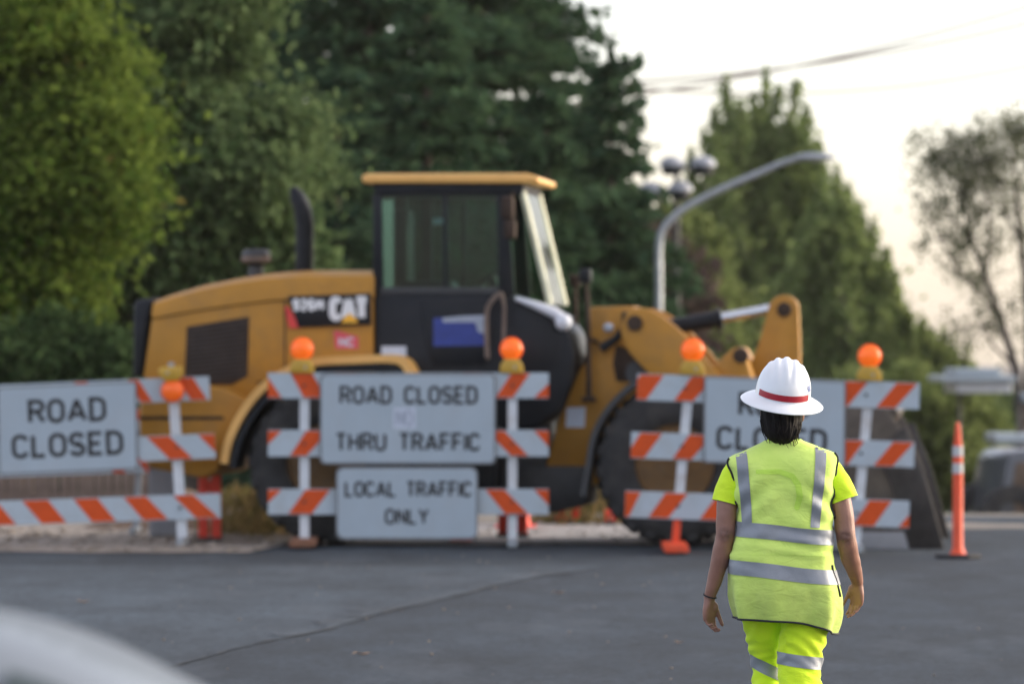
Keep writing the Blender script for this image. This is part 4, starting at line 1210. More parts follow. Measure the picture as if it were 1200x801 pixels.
# inside the cab
s0 = lp(490, 330, YN, 0.0)
mb = MB(); mb.box((s0.x, 0, s0.z - 0.05), (0.5, 0.5, 0.14), 0.04); mb.box((s0.x - 0.22, 0, s0.z + 0.32), (0.14, 0.48, 0.7), 0.05); mb.box((s0.x - 0.25, 0, s0.z + 0.72), (0.1, 0.28, 0.18), 0.03)
mb.build("seat", MT['black'], cab, 40)
sw = lp(566, 322, YN, 0.0)
mb = MB()
ring = [sw + Vector((0.19 * math.cos(t) * 0.6, 0.19 * math.sin(t), 0.19 * math.cos(t) * 0.5)) for t in [i / 20 * 6.2832 for i in range(21)]]
mb.tube(ring, 0.016, 6, False); mb.tube([sw, sw + Vector((0.12, 0, -0.42))], 0.04, 8); mb.tube([ring[5], ring[15]], 0.012, 6); mb.build("steering_wheel", MT['black'], cab, 50)
mb = MB(); m0 = lp(507, 257, YN, -0.2); mb.box(m0, (0.12, 0.02, 0.06), 0.01); mb.build("cab_glass_glint", MT['lampwhite'], cab)  # small pale box painted in for a reflection in the cab glass
mb = MB(); m0 = lp(480, 290, YN, 0.5); mb.box((m0.x, 0.55, m0.z), (0.10, 0.08, 1.0), 0.01); mb.build("cab_pillar", MT['black'], cab)
# mirror, deck edge highlight, light, rails, wipers
mb = MB(); c = lp(595, 243, -0.95, -0.95); c_b = lp(598, 268, -0.95, -0.95)
mb.box(c, (0.11, 0.16, 0.20), 0.025); mb.box(c_b, (0.10, 0.15, 0.17), 0.025)
mb.tube([c + Vector((0.03, 0.1, 0.1)), c + Vector((0.02, 0.3, 0.16))], 0.014, 6); mb.build("side_mirror", MT['grille'], cab, 40)
mb = MB(); mb.tube([lp(604, 349, -0.8, -0.78), lp(625, 356, -0.8, -0.79), lp(648, 365, -0.8, -0.79), lp(660, 374, -0.8, -0.78)], [0.02, 0.035, 0.05, 0.05], 10); mb.build("deck_trim", MT['lampwhite'], cab, 50)  # white tube paints the highlight along the cab's front deck edge
mb = MB(); mb.ellipsoid(lp(660, 377, -0.85, -0.83), (0.075, 0.075, 0.075)); mb.build("work_light", MT['lampwhite'], cab, 60)
mb = MB(); mb.tube([lp(x, y, -0.86, -0.86) for x, y in smooth_path([(587, 343), (579, 349), (571, 362), (570, 385), (571, 418)], 4)], 0.022, 8)
mb.tube([lp(588, 343, -0.86, -0.86), lp(591, 360, -0.86, -0.86), lp(590, 402, -0.86, -0.86)], 0.017, 8)
mb.tube([lp(571, 418, -0.86, -0.86), lp(571, 418, -0.86, -0.70)], 0.015, 6); mb.tube([lp(587, 343, -0.86, -0.86), lp(587, 343, -0.86, -0.70)], 0.015, 6)
mb.build("handrail", MT['wood'], cab, 50)
# decals on door and body
d = pr("door_decal", [(508, 372), (568, 369), (568, 404), (508, 405)], YN - .016, YN - 0.0150, YN - 0.012, 'decalblue', 0, cab)
pr("decal_print", [(518, 372), (540, 369.5), (568, 368.5), (568, 391), (560, 388), (557, 377), (519, 377)], YN - .018, YN - 0.0175, YN - 0.0155, 'stickerprint', 0, d)
pr("notice_label", [(447, 405), (476, 405), (476, 417), (447, 417)], YN - .004, YN - 0.003, YN, 'sticker', 0, cab)
# brand decal of the hood
dec = pr("brand_decal", [(337, 346.5), (434.5, 343), (435, 380), (350, 383)], -0.80, -0.812, -0.785, 'decalblack', 0.002)
pr("decal_wedge", [(333.5, 358), (339, 360), (353, 383.5), (339, 383.5)], -0.80, -0.808, -0.785, 'decalred', 0, hood)
du, dw = Vector((1, 0, 0)), Vector((-0.012, 0, 1)).normalized()
sL = LY0 / FPX / CT
p = L3(361, 356.5, -0.814)
lettering("model_lettering", "926M", (p.x, -0.814, p.z), du, dw, 14.5 * sL, 0.26, MT['decalwhite'], dec, width=37 * sL, gap=0.42)
# the three big letters: fat rounded strokes
p = L3(409, 361, -0.814)
GLY_BIG = {'C': (.5, [arc(.27, .74, .27, .26, 0, 180, 6) + arc(.27, .26, .27, .26, 180, 360, 6)])}
lettering("brand_lettering", "cat", (p.x, -0.8135, p.z), du, dw, 29 * sL, 0.29, MT['decalwhite'], dec, width=47 * sL, gap=0.40)
a = [L(x, y, -0.8165) for x, y in ((399.5, 377.5), (404, 370.5), (409.5, 366.5), (415, 370.5), (420, 377.5))]
mb = MB(); mb.prism(a, -0.8195, -0.8160, 'y'); mb.build("brand_triangle", MT['decalyellow'], dec)
d = pr("unit_decal", [(391, 387), (396, 387), (420, 394), (420, 408), (393, 408)], -0.784, -0.7825, -0.778, 'decalpink', 0, hood)
p = L3(406, 400, -0.784)
lettering("decal_lettering", "NC", (p.x, -0.7835, p.z), du, dw, 11 * sL, 0.2, MT['sticker'], d, width=18 * sL)

# --- front frame, lift arms, linkage
FRM = [(689, 359), (742, 358), (764, 384), (776, 425), (768, 475), (742, 520), (722, 562), (655, 578), (640, 545), (654, 492), (671, 452), (692, 402)]
ff = pr("front_frame", FRM, -0.40, -0.40, 0.40, 'yellow', 0.02)
pr("recess_shade_panel", [(722, 403), (742, 410), (748, 430), (742, 447), (722, 446), (718, 425)], -0.404, -0.404, -0.38, 'grille', 0.004, ff)  # flat dark panel whose colour stands for the shade in the frame opening
pr("articulation_guard", [(606, 545), (690, 545), (690, 590), (650, 600), (606, 590)], -0.42, -0.5, 0.5, 'darkgrey', 0.02)
pr("inspection_label", [(664, 477), (686, 476), (685, 500), (663, 500)], -0.404, -0.4035, -0.398, 'sticker', 0, ff)
ARM = smooth_path([(736, 362), (752, 360), (770, 366), (792, 382), (814, 404), (836, 430), (870, 470), (915, 520), (960, 565), (984, 596)], 3) + [(992, 615), (978, 628), (950, 622)] + smooth_path([(950, 622), (915, 598), (870, 560), (828, 510), (788, 465), (756, 432), (735, 408), (727, 385)], 3)
for y0, y1 in ((-0.66, -0.56), (0.56, 0.66)):
    pr("lift_arm", ARM, -0.62, y0, y1, 'yellow', 0.012)
pr("arm_crossbeam", [(826, 446), (840, 428), (864, 406), (872, 406), (880, 420), (888, 448), (870, 470)], 0.0, -0.56, 0.56, 'yellow', 0.03)
for px, py in ((744, 378), (868, 416)):
    a = L3(px, py, -0.66); mb = MB(); mb.lathe([(0.07, -0.02), (0.07, 0.0), (0.05, 0.004), (0.001, 0.004)], 20, (a.x, -0.665, a.z), 'y'); mb.lathe([(0.07, 0), (0.06, -0.03), (0.001, -0.032)], 20, (a.x, -0.66, a.z), 'y'); mb.build("arm_pin", MT['grille'], loader, 40)
top = [(919 + 17.5 * math.cos(R(t)), 361 - 16 * math.sin(R(t))) for t in range(170, -11, -18)]
BELL = top + [(938, 400), (938, 455), (932, 520), (905, 562), (885, 545), (874, 480), (872, 445), (890, 402)]
bell = pr("bellcrank", BELL, 0.0, -0.11, 0.11, 'yellow', 0.015)
a = L3(919, 362, -0.12); mb = MB(); mb.lathe([(0.065, 0.02), (0.065, -0.02), (0.05, -0.03), (0.001, -0.03)], 20, (a.x, -0.115, a.z), 'y'); mb.build("pin", MT['grille'], bell, 40)
mb = MB(); mb.tube([L3(770, 385, 0), L3(776, 384, 0), L3(838, 373.5, 0), L3(839, 373.5, 0), L3(846, 372, 0)], [0.072, 0.072, 0.072, 0.088, 0.088], 18); cyl = mb.build("tilt_cylinder", MT['black'], loader, 40)
mb = MB(); mb.tube([L3(846, 372, 0), L3(908, 360.5, 0)], 0.046, 16); mb.build("rod", MT['chrome'], cyl, 60)
# lift cylinder and hoses on the near side
mb = MB(); mb.tube([L3(741, 374, -0.50), L3(722, 396, -0.50), L3(704, 408, -0.50)], [0.05, 0.035, 0.045], 10); mb.build("hydraulic_hose", MT['black'], loader, 50)
mb = MB(); mb.box(L3(738, 373, -0.5), (0.14, 0.08, 0.13), 0.02); mb.build("hose_block", MT['black'], loader)
mb = MB(); mb.ellipsoid(L3(713, 383, -0.43), (0.045, 0.03, 0.04)); mb.build("pin_cap", MT['sticker'], loader, 60)
mb = MB(); mb.tube([L3(750, 440, -0.5), L3(800, 500, -0.5), L3(850, 560, -0.5)], 0.06, 14); lc = mb.build("lift_cylinder", MT['black'], loader, 50)
mb = MB(); mb.lathe([(0.11, -0.05), (0.11, 0.05), (0.05, 0.06)], 20, L3(748, 436, -0.5), 'y'); mb.build("cylinder_eye", MT['darkgrey'], lc, 40)
# lamp stalk in front of the cab
mb = MB(); mb.tube([L3(690, 468, -0.55), L3(690, 440, -0.55), L3(689, 360, -0.55), L3(686, 326, -0.55)], [0.028, 0.024, 0.022, 0.02], 8); mb.box(L3(690, 467, -0.55), (0.12, 0.1, 0.05), 0.01)
mb.tube([L3(689, 395, -0.55), L3(700, 400, -0.42)], 0.02, 6); mb.tube([L3(677, 432, -0.5), L3(684, 424, -0.55), L3(689, 415, -0.55)], 0.018, 6); stk = mb.build("lamp_stalk", MT['grille'], loader, 50)
mb = MB(); mb.box(L3(686, 323, -0.55), (0.11, 0.12, 0.13), 0.025); hl = mb.build("headlight", MT['black'], stk, 40)
mb = MB(); mb.box(L3(687, 318, -0.55) , (0.09, 0.10, 0.035), 0.012); mb.build("lamp_hood", MT['galv'], hl, 40)
mb = MB(); mb.tube([L3(674, 330, 0.5), L3(675, 440, 0.5)], 0.02, 8); mb.box(L3(674, 328, 0.5), (0.1, 0.12, 0.12), 0.02); mb.build("lamp_stalk", MT['grille'], loader, 50)
# front fender
fp = smooth_path([(768, 441), (750, 445), (734, 456), (716, 474), (702, 495), (694, 516), (690, 540), (683, 580)], 3)
ribbon("front_fender", fp, -1.20, -1.22, -0.72, 0.05, 'darkgrey')
ribbon("front_fender", fp, -1.20, 0.72, 1.22, 0.05, 'darkgrey')

# --- wheels
def make_wheel():
    w = empty("wheel", (0, 0, 0), 0, loader)
    Rw, W2 = 0.72, 0.25
    mb = MB()
    mb.lathe([(0.335, -W2 * .80), (0.36, -W2 * .92), (0.45, -W2 * 1.02), (0.58, -W2), (0.645, -W2 * .90), (0.675, -W2 * .7), (0.682, 0), (0.675, W2 * .7), (0.645, W2 * .90), (0.58, W2), (0.45, W2 * 1.02), (0.36, W2 * .92), (0.335, W2 * .80)], 48, axis='y', close=True)
    for k in range(22):
        for s in (-1, 1):
            a = (k + (0.5 if s > 0 else 0)) / 22 * 6.2832
            M_ = Matrix.Rotation(a, 3, 'Y')
            o_ = [(-0.055, 0.02), (0.02, 0.02), (0.055, W2 * 0.98), (-0.03, W2 * 0.98)]
            v = []
            for r_ in (0.665, Rw):
                for t, y in o_:
                    rr = r_ - (0.045 if abs(y) > 0.2 else 0)
                    v.append(M_ @ Vector((t + 0.02, s * y, rr)))
            mb.add(v, [(0, 1, 2, 3), (4, 5, 6, 7), (0, 1, 5, 4), (1, 2, 6, 5), (2, 3, 7, 6), (3, 0, 4, 7)])
            # shoulder lug running down the side wall
            v = [M_ @ Vector((t, s * y, r_)) for r_, y in ((0.675, W2 * 0.90), (0.56, W2 * 1.035), (0.56, W2 * 0.98), (0.675, W2 * .8)) for t in (0.03, 0.075)]
            mb.add(v, [(0, 1, 3, 2), (2, 3, 5, 4), (4, 5, 7, 6), (6, 7, 1, 0), (0, 2, 4, 6), (1, 3, 5, 7)])
    mb.build("tyre", MT['rubber'], w, 40)
    mb = MB()
    mb.lathe([(0.35, -0.21), (0.34, -0.23), (0.315, -0.20), (0.305, -0.12), (0.28, -0.10), (0.22, -0.10), (0.20, -0.17), (0.13, -0.18), (0.12, -0.22), (0.001, -0.225)], 40, axis='y')
    rim = mb.build("rim", MT['rim'], w, 35)
    mb = MB()
    for k in range(12):
        a = k / 12 * 6.2832; mb.lathe([(0.018, 0.0), (0.018, -0.03), (0.001, -0.032)], 6, (0.25 * math.cos(a), -0.10, 0.25 * math.sin(a)), 'y')
    mb.lathe([(0.20, -0.168), (0.215, -0.168), (0.215, -0.176), (0.20, -0.176)], 32, axis='y', close=True)
    mb.build("wheel_nut", MT['galv'], w, 30)
    return w
wh = make_wheel()
xf, xr = L(793, 552, -0.98)[0], L(386, 552, -0.98)[0]
for i, (x, y) in enumerate(((xf, -0.97), (xr, -0.97), (xf, 0.97), (xr, 0.97))):
    o = wh if i == 0 else copy_tree(wh, loader)
    o.location = (x, y, 0.735); o.rotation_euler = (0, R(i * 7), 0 if y < 0 else math.pi)

# --- bucket
DX = -9
BK = [(1024, 452), (1046, 474), (1064, 503), (1086, 560), (1112, 651), (1105, 655), (985, 655), (950, 642), (932, 606), (938, 556), (968, 502), (1000, 464)]
BK = [(x + DX, y) for x, y in BK]
def SH(l): return [(x + DX, y) for x, y in l]
bu = empty("bucket", (0, 0, 0), 0, loader)
for y0 in (-1.30, 1.27):
    pr("side_plate", BK, -1.30, y0, y0 + 0.03, 'bucket', 0.004, bu)
pr("side_cutter", SH([(1062, 503), (1070, 500), (1092, 556), (1118, 650), (1112, 653), (1078, 653), (1052, 566), (1040, 540), (1050, 520)]), -1.305, -1.315, -1.29, 'cutter', 0.004, bu)
pr("side_cutter", SH([(1062, 503), (1070, 500), (1092, 556), (1118, 650), (1112, 653), (1078, 653), (1052, 566), (1040, 540), (1050, 520)]), -1.305, 1.29, 1.315, 'cutter', 0.004, bu)
pr("wear_plate", SH([(985, 622), (1074, 622), (1082, 652), (990, 652), (965, 640)]), -1.303, -1.31, -1.29, 'concrete', 0.004, bu)
bp_ = smooth_path(SH([(1024, 452), (1000, 464), (968, 502), (938, 556), (932, 606), (950, 642), (985, 655), (1040, 656), (1110, 654)]), 3)
ribbon("shell", bp_, -1.30, -1.27, 1.27, 0.035, 'bucket', bu)
pr("spill_guard", SH([(1010, 449), (1028, 447), (1062, 482), (1056, 492), (1040, 476)]), -1.0, -0.95, 0.95, 'bucket', 0.004, bu)
mb = MB(); mb.tube([L3(1052, 486, -0.6), L3(1024, 512, -0.6)], 0.03, 6); mb.tube([L3(1014, 476, -0.7), L3(1040, 496, -0.7)], 0.025, 6); mb.build("brace", MT['wood'], bu)
pr("cutting_edge", SH([(1060, 649), (1118, 652), (1118, 656), (1060, 656)]), -1.30, -1.32, 1.32, 'cutter', 0, bu)
pr("bucket_link", [(900, 545), (920, 540), (955, 560), (950, 580), (920, 572)], 0.0, -0.07, 0.07, 'darkgrey', 0.01)

# ------------------------------------------------------------------ road worker seen from behind
PX, PY = (918 - 600) / FPX * 20.0, 20.0
person = empty("person", (PX, PY, 0.016)); tag(person, "person walking away in neon yellow-green safety vest, neon trousers and white hard hat", 'person')
MT['skin'] = mat("skin_tan", (0.285, 0.140, 0.100), 0.5, 0, 0.14, 14, 0.12, 140, dirt=(0.20, 0.095, 0.065), dirt_amt=0.35, dirt_scale=9)
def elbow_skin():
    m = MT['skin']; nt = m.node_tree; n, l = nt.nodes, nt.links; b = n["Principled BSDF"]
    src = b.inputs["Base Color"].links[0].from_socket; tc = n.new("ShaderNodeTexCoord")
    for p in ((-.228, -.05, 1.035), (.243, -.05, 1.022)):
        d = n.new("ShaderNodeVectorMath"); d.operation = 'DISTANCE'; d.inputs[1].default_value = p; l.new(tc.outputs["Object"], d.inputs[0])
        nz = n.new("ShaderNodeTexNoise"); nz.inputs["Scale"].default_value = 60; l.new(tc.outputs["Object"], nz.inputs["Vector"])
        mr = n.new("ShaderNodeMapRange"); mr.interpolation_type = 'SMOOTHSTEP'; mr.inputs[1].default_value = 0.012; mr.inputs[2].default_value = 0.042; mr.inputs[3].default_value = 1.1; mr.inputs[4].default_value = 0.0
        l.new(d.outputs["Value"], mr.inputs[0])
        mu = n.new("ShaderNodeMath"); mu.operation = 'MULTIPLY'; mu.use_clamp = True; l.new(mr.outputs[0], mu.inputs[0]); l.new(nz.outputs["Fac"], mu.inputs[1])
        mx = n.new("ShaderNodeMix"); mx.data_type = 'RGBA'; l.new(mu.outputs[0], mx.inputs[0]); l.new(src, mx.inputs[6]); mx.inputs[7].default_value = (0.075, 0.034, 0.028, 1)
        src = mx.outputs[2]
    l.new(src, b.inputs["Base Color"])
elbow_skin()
MT['hair'] = mat("hair_dark", (0.008, 0.006, 0.006), 0.7, 0, 0.4, 40, spec=0.15)
MT['boot'] = mat("boot_brown", (0.07, 0.045, 0.028), 0.7, 0, 0.25, 9)
def cloth(name, col, col2, rough=0.8, weave=420, bump=0.25, dirt=None, dz=None):
    """woven cloth: fine weave, soft mottling, and grime towards the hem if asked"""
    m, nt, n, l, b = nodes_of(name)
    tc = n.new("ShaderNodeTexCoord")
    nz = n.new("ShaderNodeTexNoise"); nz.inputs["Scale"].default_value = 9; nz.inputs["Detail"].default_value = 6
    l.new(tc.outputs["Object"], nz.inputs["Vector"])
    mx = n.new("ShaderNodeMix"); mx.data_type = 'RGBA'; mr = n.new("ShaderNodeMapRange"); mr.inputs[1].default_value = 0.3; mr.inputs[2].default_value = 0.7
    l.new(nz.outputs["Fac"], mr.inputs[0]); l.new(mr.outputs[0], mx.inputs[0])
    mx.inputs[6].default_value = (*col, 1); mx.inputs[7].default_value = (*col2, 1)
    out = mx.outputs[2]
    if dirt:
        sx = n.new("ShaderNodeSeparateXYZ"); l.new(tc.outputs["Object"], sx.inputs[0])
        r = n.new("ShaderNodeMapRange"); r.inputs[1].default_value = dz[0]; r.inputs[2].default_value = dz[1]; r.inputs[3].default_value = 1.0; r.inputs[4].default_value = 0.0
        l.new(sx.outputs["Z"], r.inputs[0])
        n2 = n.new("ShaderNodeTexNoise"); n2.inputs["Scale"].default_value = 14; n2.inputs["Detail"].default_value = 8
        l.new(tc.outputs["Object"], n2.inputs["Vector"])
        mm = n.new("ShaderNodeMath"); mm.operation = 'MULTIPLY'; l.new(r.outputs[0], mm.inputs[0]); l.new(n2.outputs["Fac"], mm.inputs[1])
        m2 = n.new("ShaderNodeMix"); m2.data_type = 'RGBA'; l.new(mm.outputs[0], m2.inputs[0]); l.new(out, m2.inputs[6]); m2.inputs[7].default_value = (*dirt, 1)
        out = m2.outputs[2]
    l.new(out, b.inputs["Base Color"]); b.inputs["Roughness"].default_value = rough; b.inputs["Specular IOR Level"].default_value = 0.25
    b.inputs["Sheen Weight"].default_value = 0.15
    n3 = n.new("ShaderNodeTexNoise"); n3.inputs["Scale"].default_value = weave; l.new(tc.outputs["Object"], n3.inputs["Vector"])
    bp = n.new("ShaderNodeBump"); bp.inputs["Strength"].default_value = bump; bp.inputs["Distance"].default_value = 0.002
    l.new(n3.outputs["Fac"], bp.inputs["Height"])
    mp = n.new("ShaderNodeMapping"); mp.inputs["Scale"].default_value = (1.0, 1.0, 1.9); mp.inputs["Rotation"].default_value = (0, 0.5, 0)
    l.new(tc.outputs["Object"], mp.inputs["Vector"])
    n4 = n.new("ShaderNodeTexNoise"); n4.inputs["Scale"].default_value = 17; n4.inputs["Detail"].default_value = 3; n4.inputs["Distortion"].default_value = 0.8
    l.new(mp.outputs[0], n4.inputs["Vector"])
    b4 = n.new("ShaderNodeBump"); b4.inputs["Strength"].default_value = 0.32; b4.inputs["Distance"].default_value = 0.016
    l.new(n4.outputs["Fac"], b4.inputs["Height"]); l.new(bp.outputs["Normal"], b4.inputs["Normal"])
    l.new(b4.outputs["Normal"], b.inputs["Normal"])
    return m
MT['vest'] = cloth("vest_neon_yellow_green", (0.62, 0.83, 0.16), (0.72, 0.91, 0.21), dirt=(0.36, 0.44, 0.10), dz=(0.80, 1.02))
MT['shirt'] = cloth("shirt_neon_yellow", (0.66, 0.93, 0.03), (0.74, 0.95, 0.04))
MT['trousers'] = cloth("trousers_neon_yellow", (0.64, 0.92, 0.02), (0.74, 0.95, 0.03))
MT['tape'] = mat("silver_reflective_tape", (0.27, 0.29, 0.32), 0.45, 0.1, 0.12, 12, 0.15, 300, dirt=(0.22, 0.23, 0.24), dirt_amt=0.5, dirt_scale=12)
MT['piping'] = mat("black_piping", (0.014, 0.016, 0.022), 0.7, 0, 0.2, 20)
MT['hatwhite'] = mat("hard_hat_white", (0.80, 0.82, 0.84), 0.30, 0, 0.03, 8, coat=0.25, dirt=(0.62, 0.63, 0.64), dirt_amt=0.25, dirt_scale=9)
MT['hatred'] = mat("hat_red_tape", (0.36, 0.012, 0.025), 0.4, 0, 0.08, 20)
MT['blueprint'] = mat("blue_sticker_print", (0.06, 0.12, 0.36), 0.4, 0, 0.3, 60)

def catmull(rows, k):
    """interpolate rows of numbers"""
    A = [np.array(r, float) for r in rows]; out = []
    for i in range(len(A) - 1):
        a, b_, c, d = A[max(i - 1, 0)], A[i], A[i + 1], A[min(i + 2, len(A) - 1)]
        for j in range(k):
            t = j / k
            out.append(0.5 * ((2 * b_) + (c - a) * t + (2 * a - 5 * b_ + 4 * c - d) * t * t + (3 * b_ - a - 3 * c + d) * t ** 3))
    return out + [A[-1]]
def nz3(x, y, z, s, seed=0.0): return noise.noise(Vector((x * s + seed, y * s + seed * 1.7, z * s - seed)))

def remeshed(mb, voxel, smooth_it=2):
    me = bpy.data.meshes.new("tmp"); me.from_pydata([tuple(p) for p in mb.v], [], mb.f)
    b = bmesh.new(); b.from_mesh(me); bmesh.ops.recalc_face_normals(b, faces=b.faces[:]); b.to_mesh(me); b.free()
    o = bpy.data.objects.new("tmp", me); COL.objects.link(o)
    md = o.modifiers.new("r", 'REMESH'); md.mode = 'VOXEL'; md.voxel_size = voxel
    if smooth_it:
        ms = o.modifiers.new("s", 'SMOOTH'); ms.factor = 0.5; ms.iterations = smooth_it
    dg = bpy.context.evaluated_depsgraph_get()
    res = bpy.data.meshes.new_from_object(o.evaluated_get(dg), depsgraph=dg)
    bpy.data.objects.remove(o); bpy.data.meshes.remove(me)
    return res

# ---- body (head, neck, torso, arms, hands, legs) as one continuous skin
ARM_L = [(-.160, 0.012, 1.295, .044), (-.203, .006, 1.22, .044), (-.222, -.010, 1.13, .041), (-.228, -.016, 1.035, .037), (-.240, -.004, .965, .038), (-.262, .014, .875, .031), (-.283, .030, .800, .0245), (-.287, .033, .782, .0235)]
ARM_R = [(.150, 0.012, 1.305, .044), (.205, .004, 1.22, .045), (.232, -.012, 1.12, .042), (.243, -.018, 1.025, .039), (.258, .020, .960, .039), (.280, .085, .895, .032), (.297, .135, .850, .025), (.300, .145, .838, .024)]
LEG_L = [(-.085, 0.01, .86, .085), (-.072, .06, .70, .075), (-.058, .13, .52, .055), (-.056, .11, .40, .055), (-.055, .06, .25, .045), (-.055, .02, .10, .038)]
LEG_R = [(.095, 0.0, .86, .085), (.085, -.01, .70, .075), (.062, -.03, .52, .055), (.062, -.08, .40, .055), (.062, -.14, .25, .045), (.062, -.19, .13, .038)]
body = MB()
def tube4(mb, rows, k=4, seg=18):
    r = catmull(rows, k); mb.tube([q[:3] for q in r], [float(q[3]) for q in r], seg)
for a in (ARM_L, ARM_R, LEG_L, LEG_R): tube4(body, a)
tube4(body, [(0, .0, 1.30, .062), (-.002, 0, 1.37, .056), (-.003, .008, 1.43, .053), (-.003, .015, 1.49, .055)])
# torso
tor = [(0.80, .155, .115), (.90, .165, .115), (1.0, .145, .105), (1.10, .145, .105), (1.22, .165, .11), (1.30, .165, .10), (1.345, .13, .08), (1.38, .06, .06)]
sec = [superring2 for superring2 in []]
def hring(cx, cy, z, rx, ry, e=2.4, n=40, tilt=0.0):
    out = []
    for j in range(n):
        a = 6.2831853 * j / n; ca, sa = math.cos(a), math.sin(a)
        x = rx * math.copysign(abs(ca) ** (2 / e), ca); y = ry * math.copysign(abs(sa) ** (2 / e), sa)
        out.append(Vector((cx + x, cy + y, z + tilt * x)))
    return out
def loft_rings(mb, secs, cap=True):
    n = len(secs[0]); k0 = len(mb.v)
    for s in secs: mb.v += [Vector(p) for p in s]
    for i in range(len(secs) - 1):
        for j in range(n):
            a, b_ = k0 + i * n + j, k0 + i * n + (j + 1) % n
            mb.f.append((a, b_, b_ + n, a + n))
    if cap:
        mb.f.append(tuple(k0 + j for j in range(n))[::-1]); mb.f.append(tuple(k0 + (len(secs) - 1) * n + j for j in range(n)))
loft_rings(body, [hring(0, 0, r[0], r[1], r[2], 2.3) for r in catmull(tor, 4)])
# head: skull, jaw, nose, ears, brow, lips, closed lids
HC = Vector((-.003, .02, 1.515))
body.ellipsoid(HC, (.073, .092, .105), 28, 18)
body.ellipsoid(HC + Vector((0, .035, -.06)), (.052, .055, .055), 20, 12)
body.ellipsoid(HC + Vector((0, .098, -.022)), (.013, .018, .020), 12, 8); body.tube([HC + Vector((0, .088, .018)), HC + Vector((0, .108, -.02))], [.007, .010], 8)
for s in (-1, 1):
    body.ellipsoid(HC + Vector((s * .077, -.005, -.012)), (.010, .020, .032), 12, 10)
    body.ellipsoid(HC + Vector((s * .030, .084, .010)), (.013, .008, .009), 12, 8)
    body.tube([HC + Vector((s * .012, .094, .030)), HC + Vector((s * .048, .076, .030))], .006, 6)
body.ellipsoid(HC + Vector((0, .088, -.058)), (.021, .009, .006), 12, 8); body.ellipsoid(HC + Vector((0, .086, -.069)), (.018, .009, .006), 12, 8)
# hands
def hand(mb, wrist, down, palm_n, size=1.0, curls=(38, 46, 52, 60), thumb=(0.90, 0.30, 0.25)):
    D = Vector(down).normalized(); N = Vector(palm_n); N = (N - D * N.dot(D)).normalized(); S = Vector(thumb_side(D, N))
    w = Vector(wrist)
    # palm: flattened rounded block from wrist to knuckles
    secs = []
    for t, hw, th in ((-.01, .024, .021), (.012, .029, .020), (.04, .038, .018), (.07, .041, .016), (.088, .040, .013), (.096, .036, .009)):
        c = w + D * (t * size); ring = []
        for j in range(20):
            a = 6.28318 * j / 20; ca, sa = math.cos(a), math.sin(a)
            ring.append(c + S * (hw * size * math.copysign(abs(ca) ** .75, ca)) + N * (th * size * math.copysign(abs(sa) ** .8, sa)))
        secs.append(ring)
    loft_rings(mb, secs)
    mb.ellipsoid(w + D * .035 * size + S * .022 * size + N * .010 * size, (.017, .017, .022), 12, 8)
    for k, (o_, ln, r_) in enumerate(((.030, .070, .0088), (.0105, .078, .0092), (-.0095, .073, .0088), (-.028, .057, .0078))):
        p = w + D * (.085 - .004 * abs(k - 1)) * size + S * o_ * size
        ang = R(10 + 3 * k); pts = [p - D * .018, p]; rs = [r_ * 1.05, r_ * 1.05]
        side = S * (o_ * 0.9)
        for frac, dang in ((.45, curls[k] * .55), (.30, curls[k]), (.25, curls[k] * .55)):
            d = (D * math.cos(ang) + N * math.sin(ang) + side * 0.8).normalized()
            steps = 3
            for q in range(steps):
                p = p + d * (ln * size * frac / steps); pts.append(p.copy()); rs.append(r_ * (1 - 0.28 * len(pts) / 12))
            ang += R(dang)
        rs = [x * size for x in rs]
        mb.tube(pts, rs, 10); mb.ellipsoid(pts[-1], (rs[-1],) * 3, 10, 8)
    p = w + D * .022 * size + S * .026 * size + N * .006
    pts, rs = [p.copy()], [.0135 * size]; d = (D * thumb[0] + S * thumb[1] + N * thumb[2]).normalized()
    for frac, dd in ((.040, .5), (.032, .9), (.026, 1.1)):
        for q in range(2): p = p + d * frac * size / 2; pts.append(p.copy()); rs.append((.0125 - .0008 * len(pts)) * size)
        d = (d + (D + N * .4) * dd * .35).normalized()
    mb.tube(pts, rs, 10); mb.ellipsoid(pts[-1], (rs[-1],) * 3, 10, 8)
SIDE = [1]
def thumb_side(D, N): return tuple(D.cross(N) * SIDE[0])
# left hand: palm towards thigh and back, thumb to the front
SIDE[0] = 1
dL = (-.01, .035, -1); nL = (0.80, -0.60, 0)
S_test = Vector(dL).normalized().cross(Vector(nL)); SIDE[0] = 1 if S_test.y > 0 else -1
hand(body, (-.288, .035, .780), dL, nL, 0.92, (46, 56, 62, 66))
dR = (-.03, .30, -1); nR = (-0.80, -0.60, 0)
S_test = Vector(dR).normalized().cross(Vector(nR)); SIDE[0] = 1 if S_test.y > 0 else -1
hand(body, (.300, .148, .836), dR, nR, 0.92, (22, 30, 34, 40))
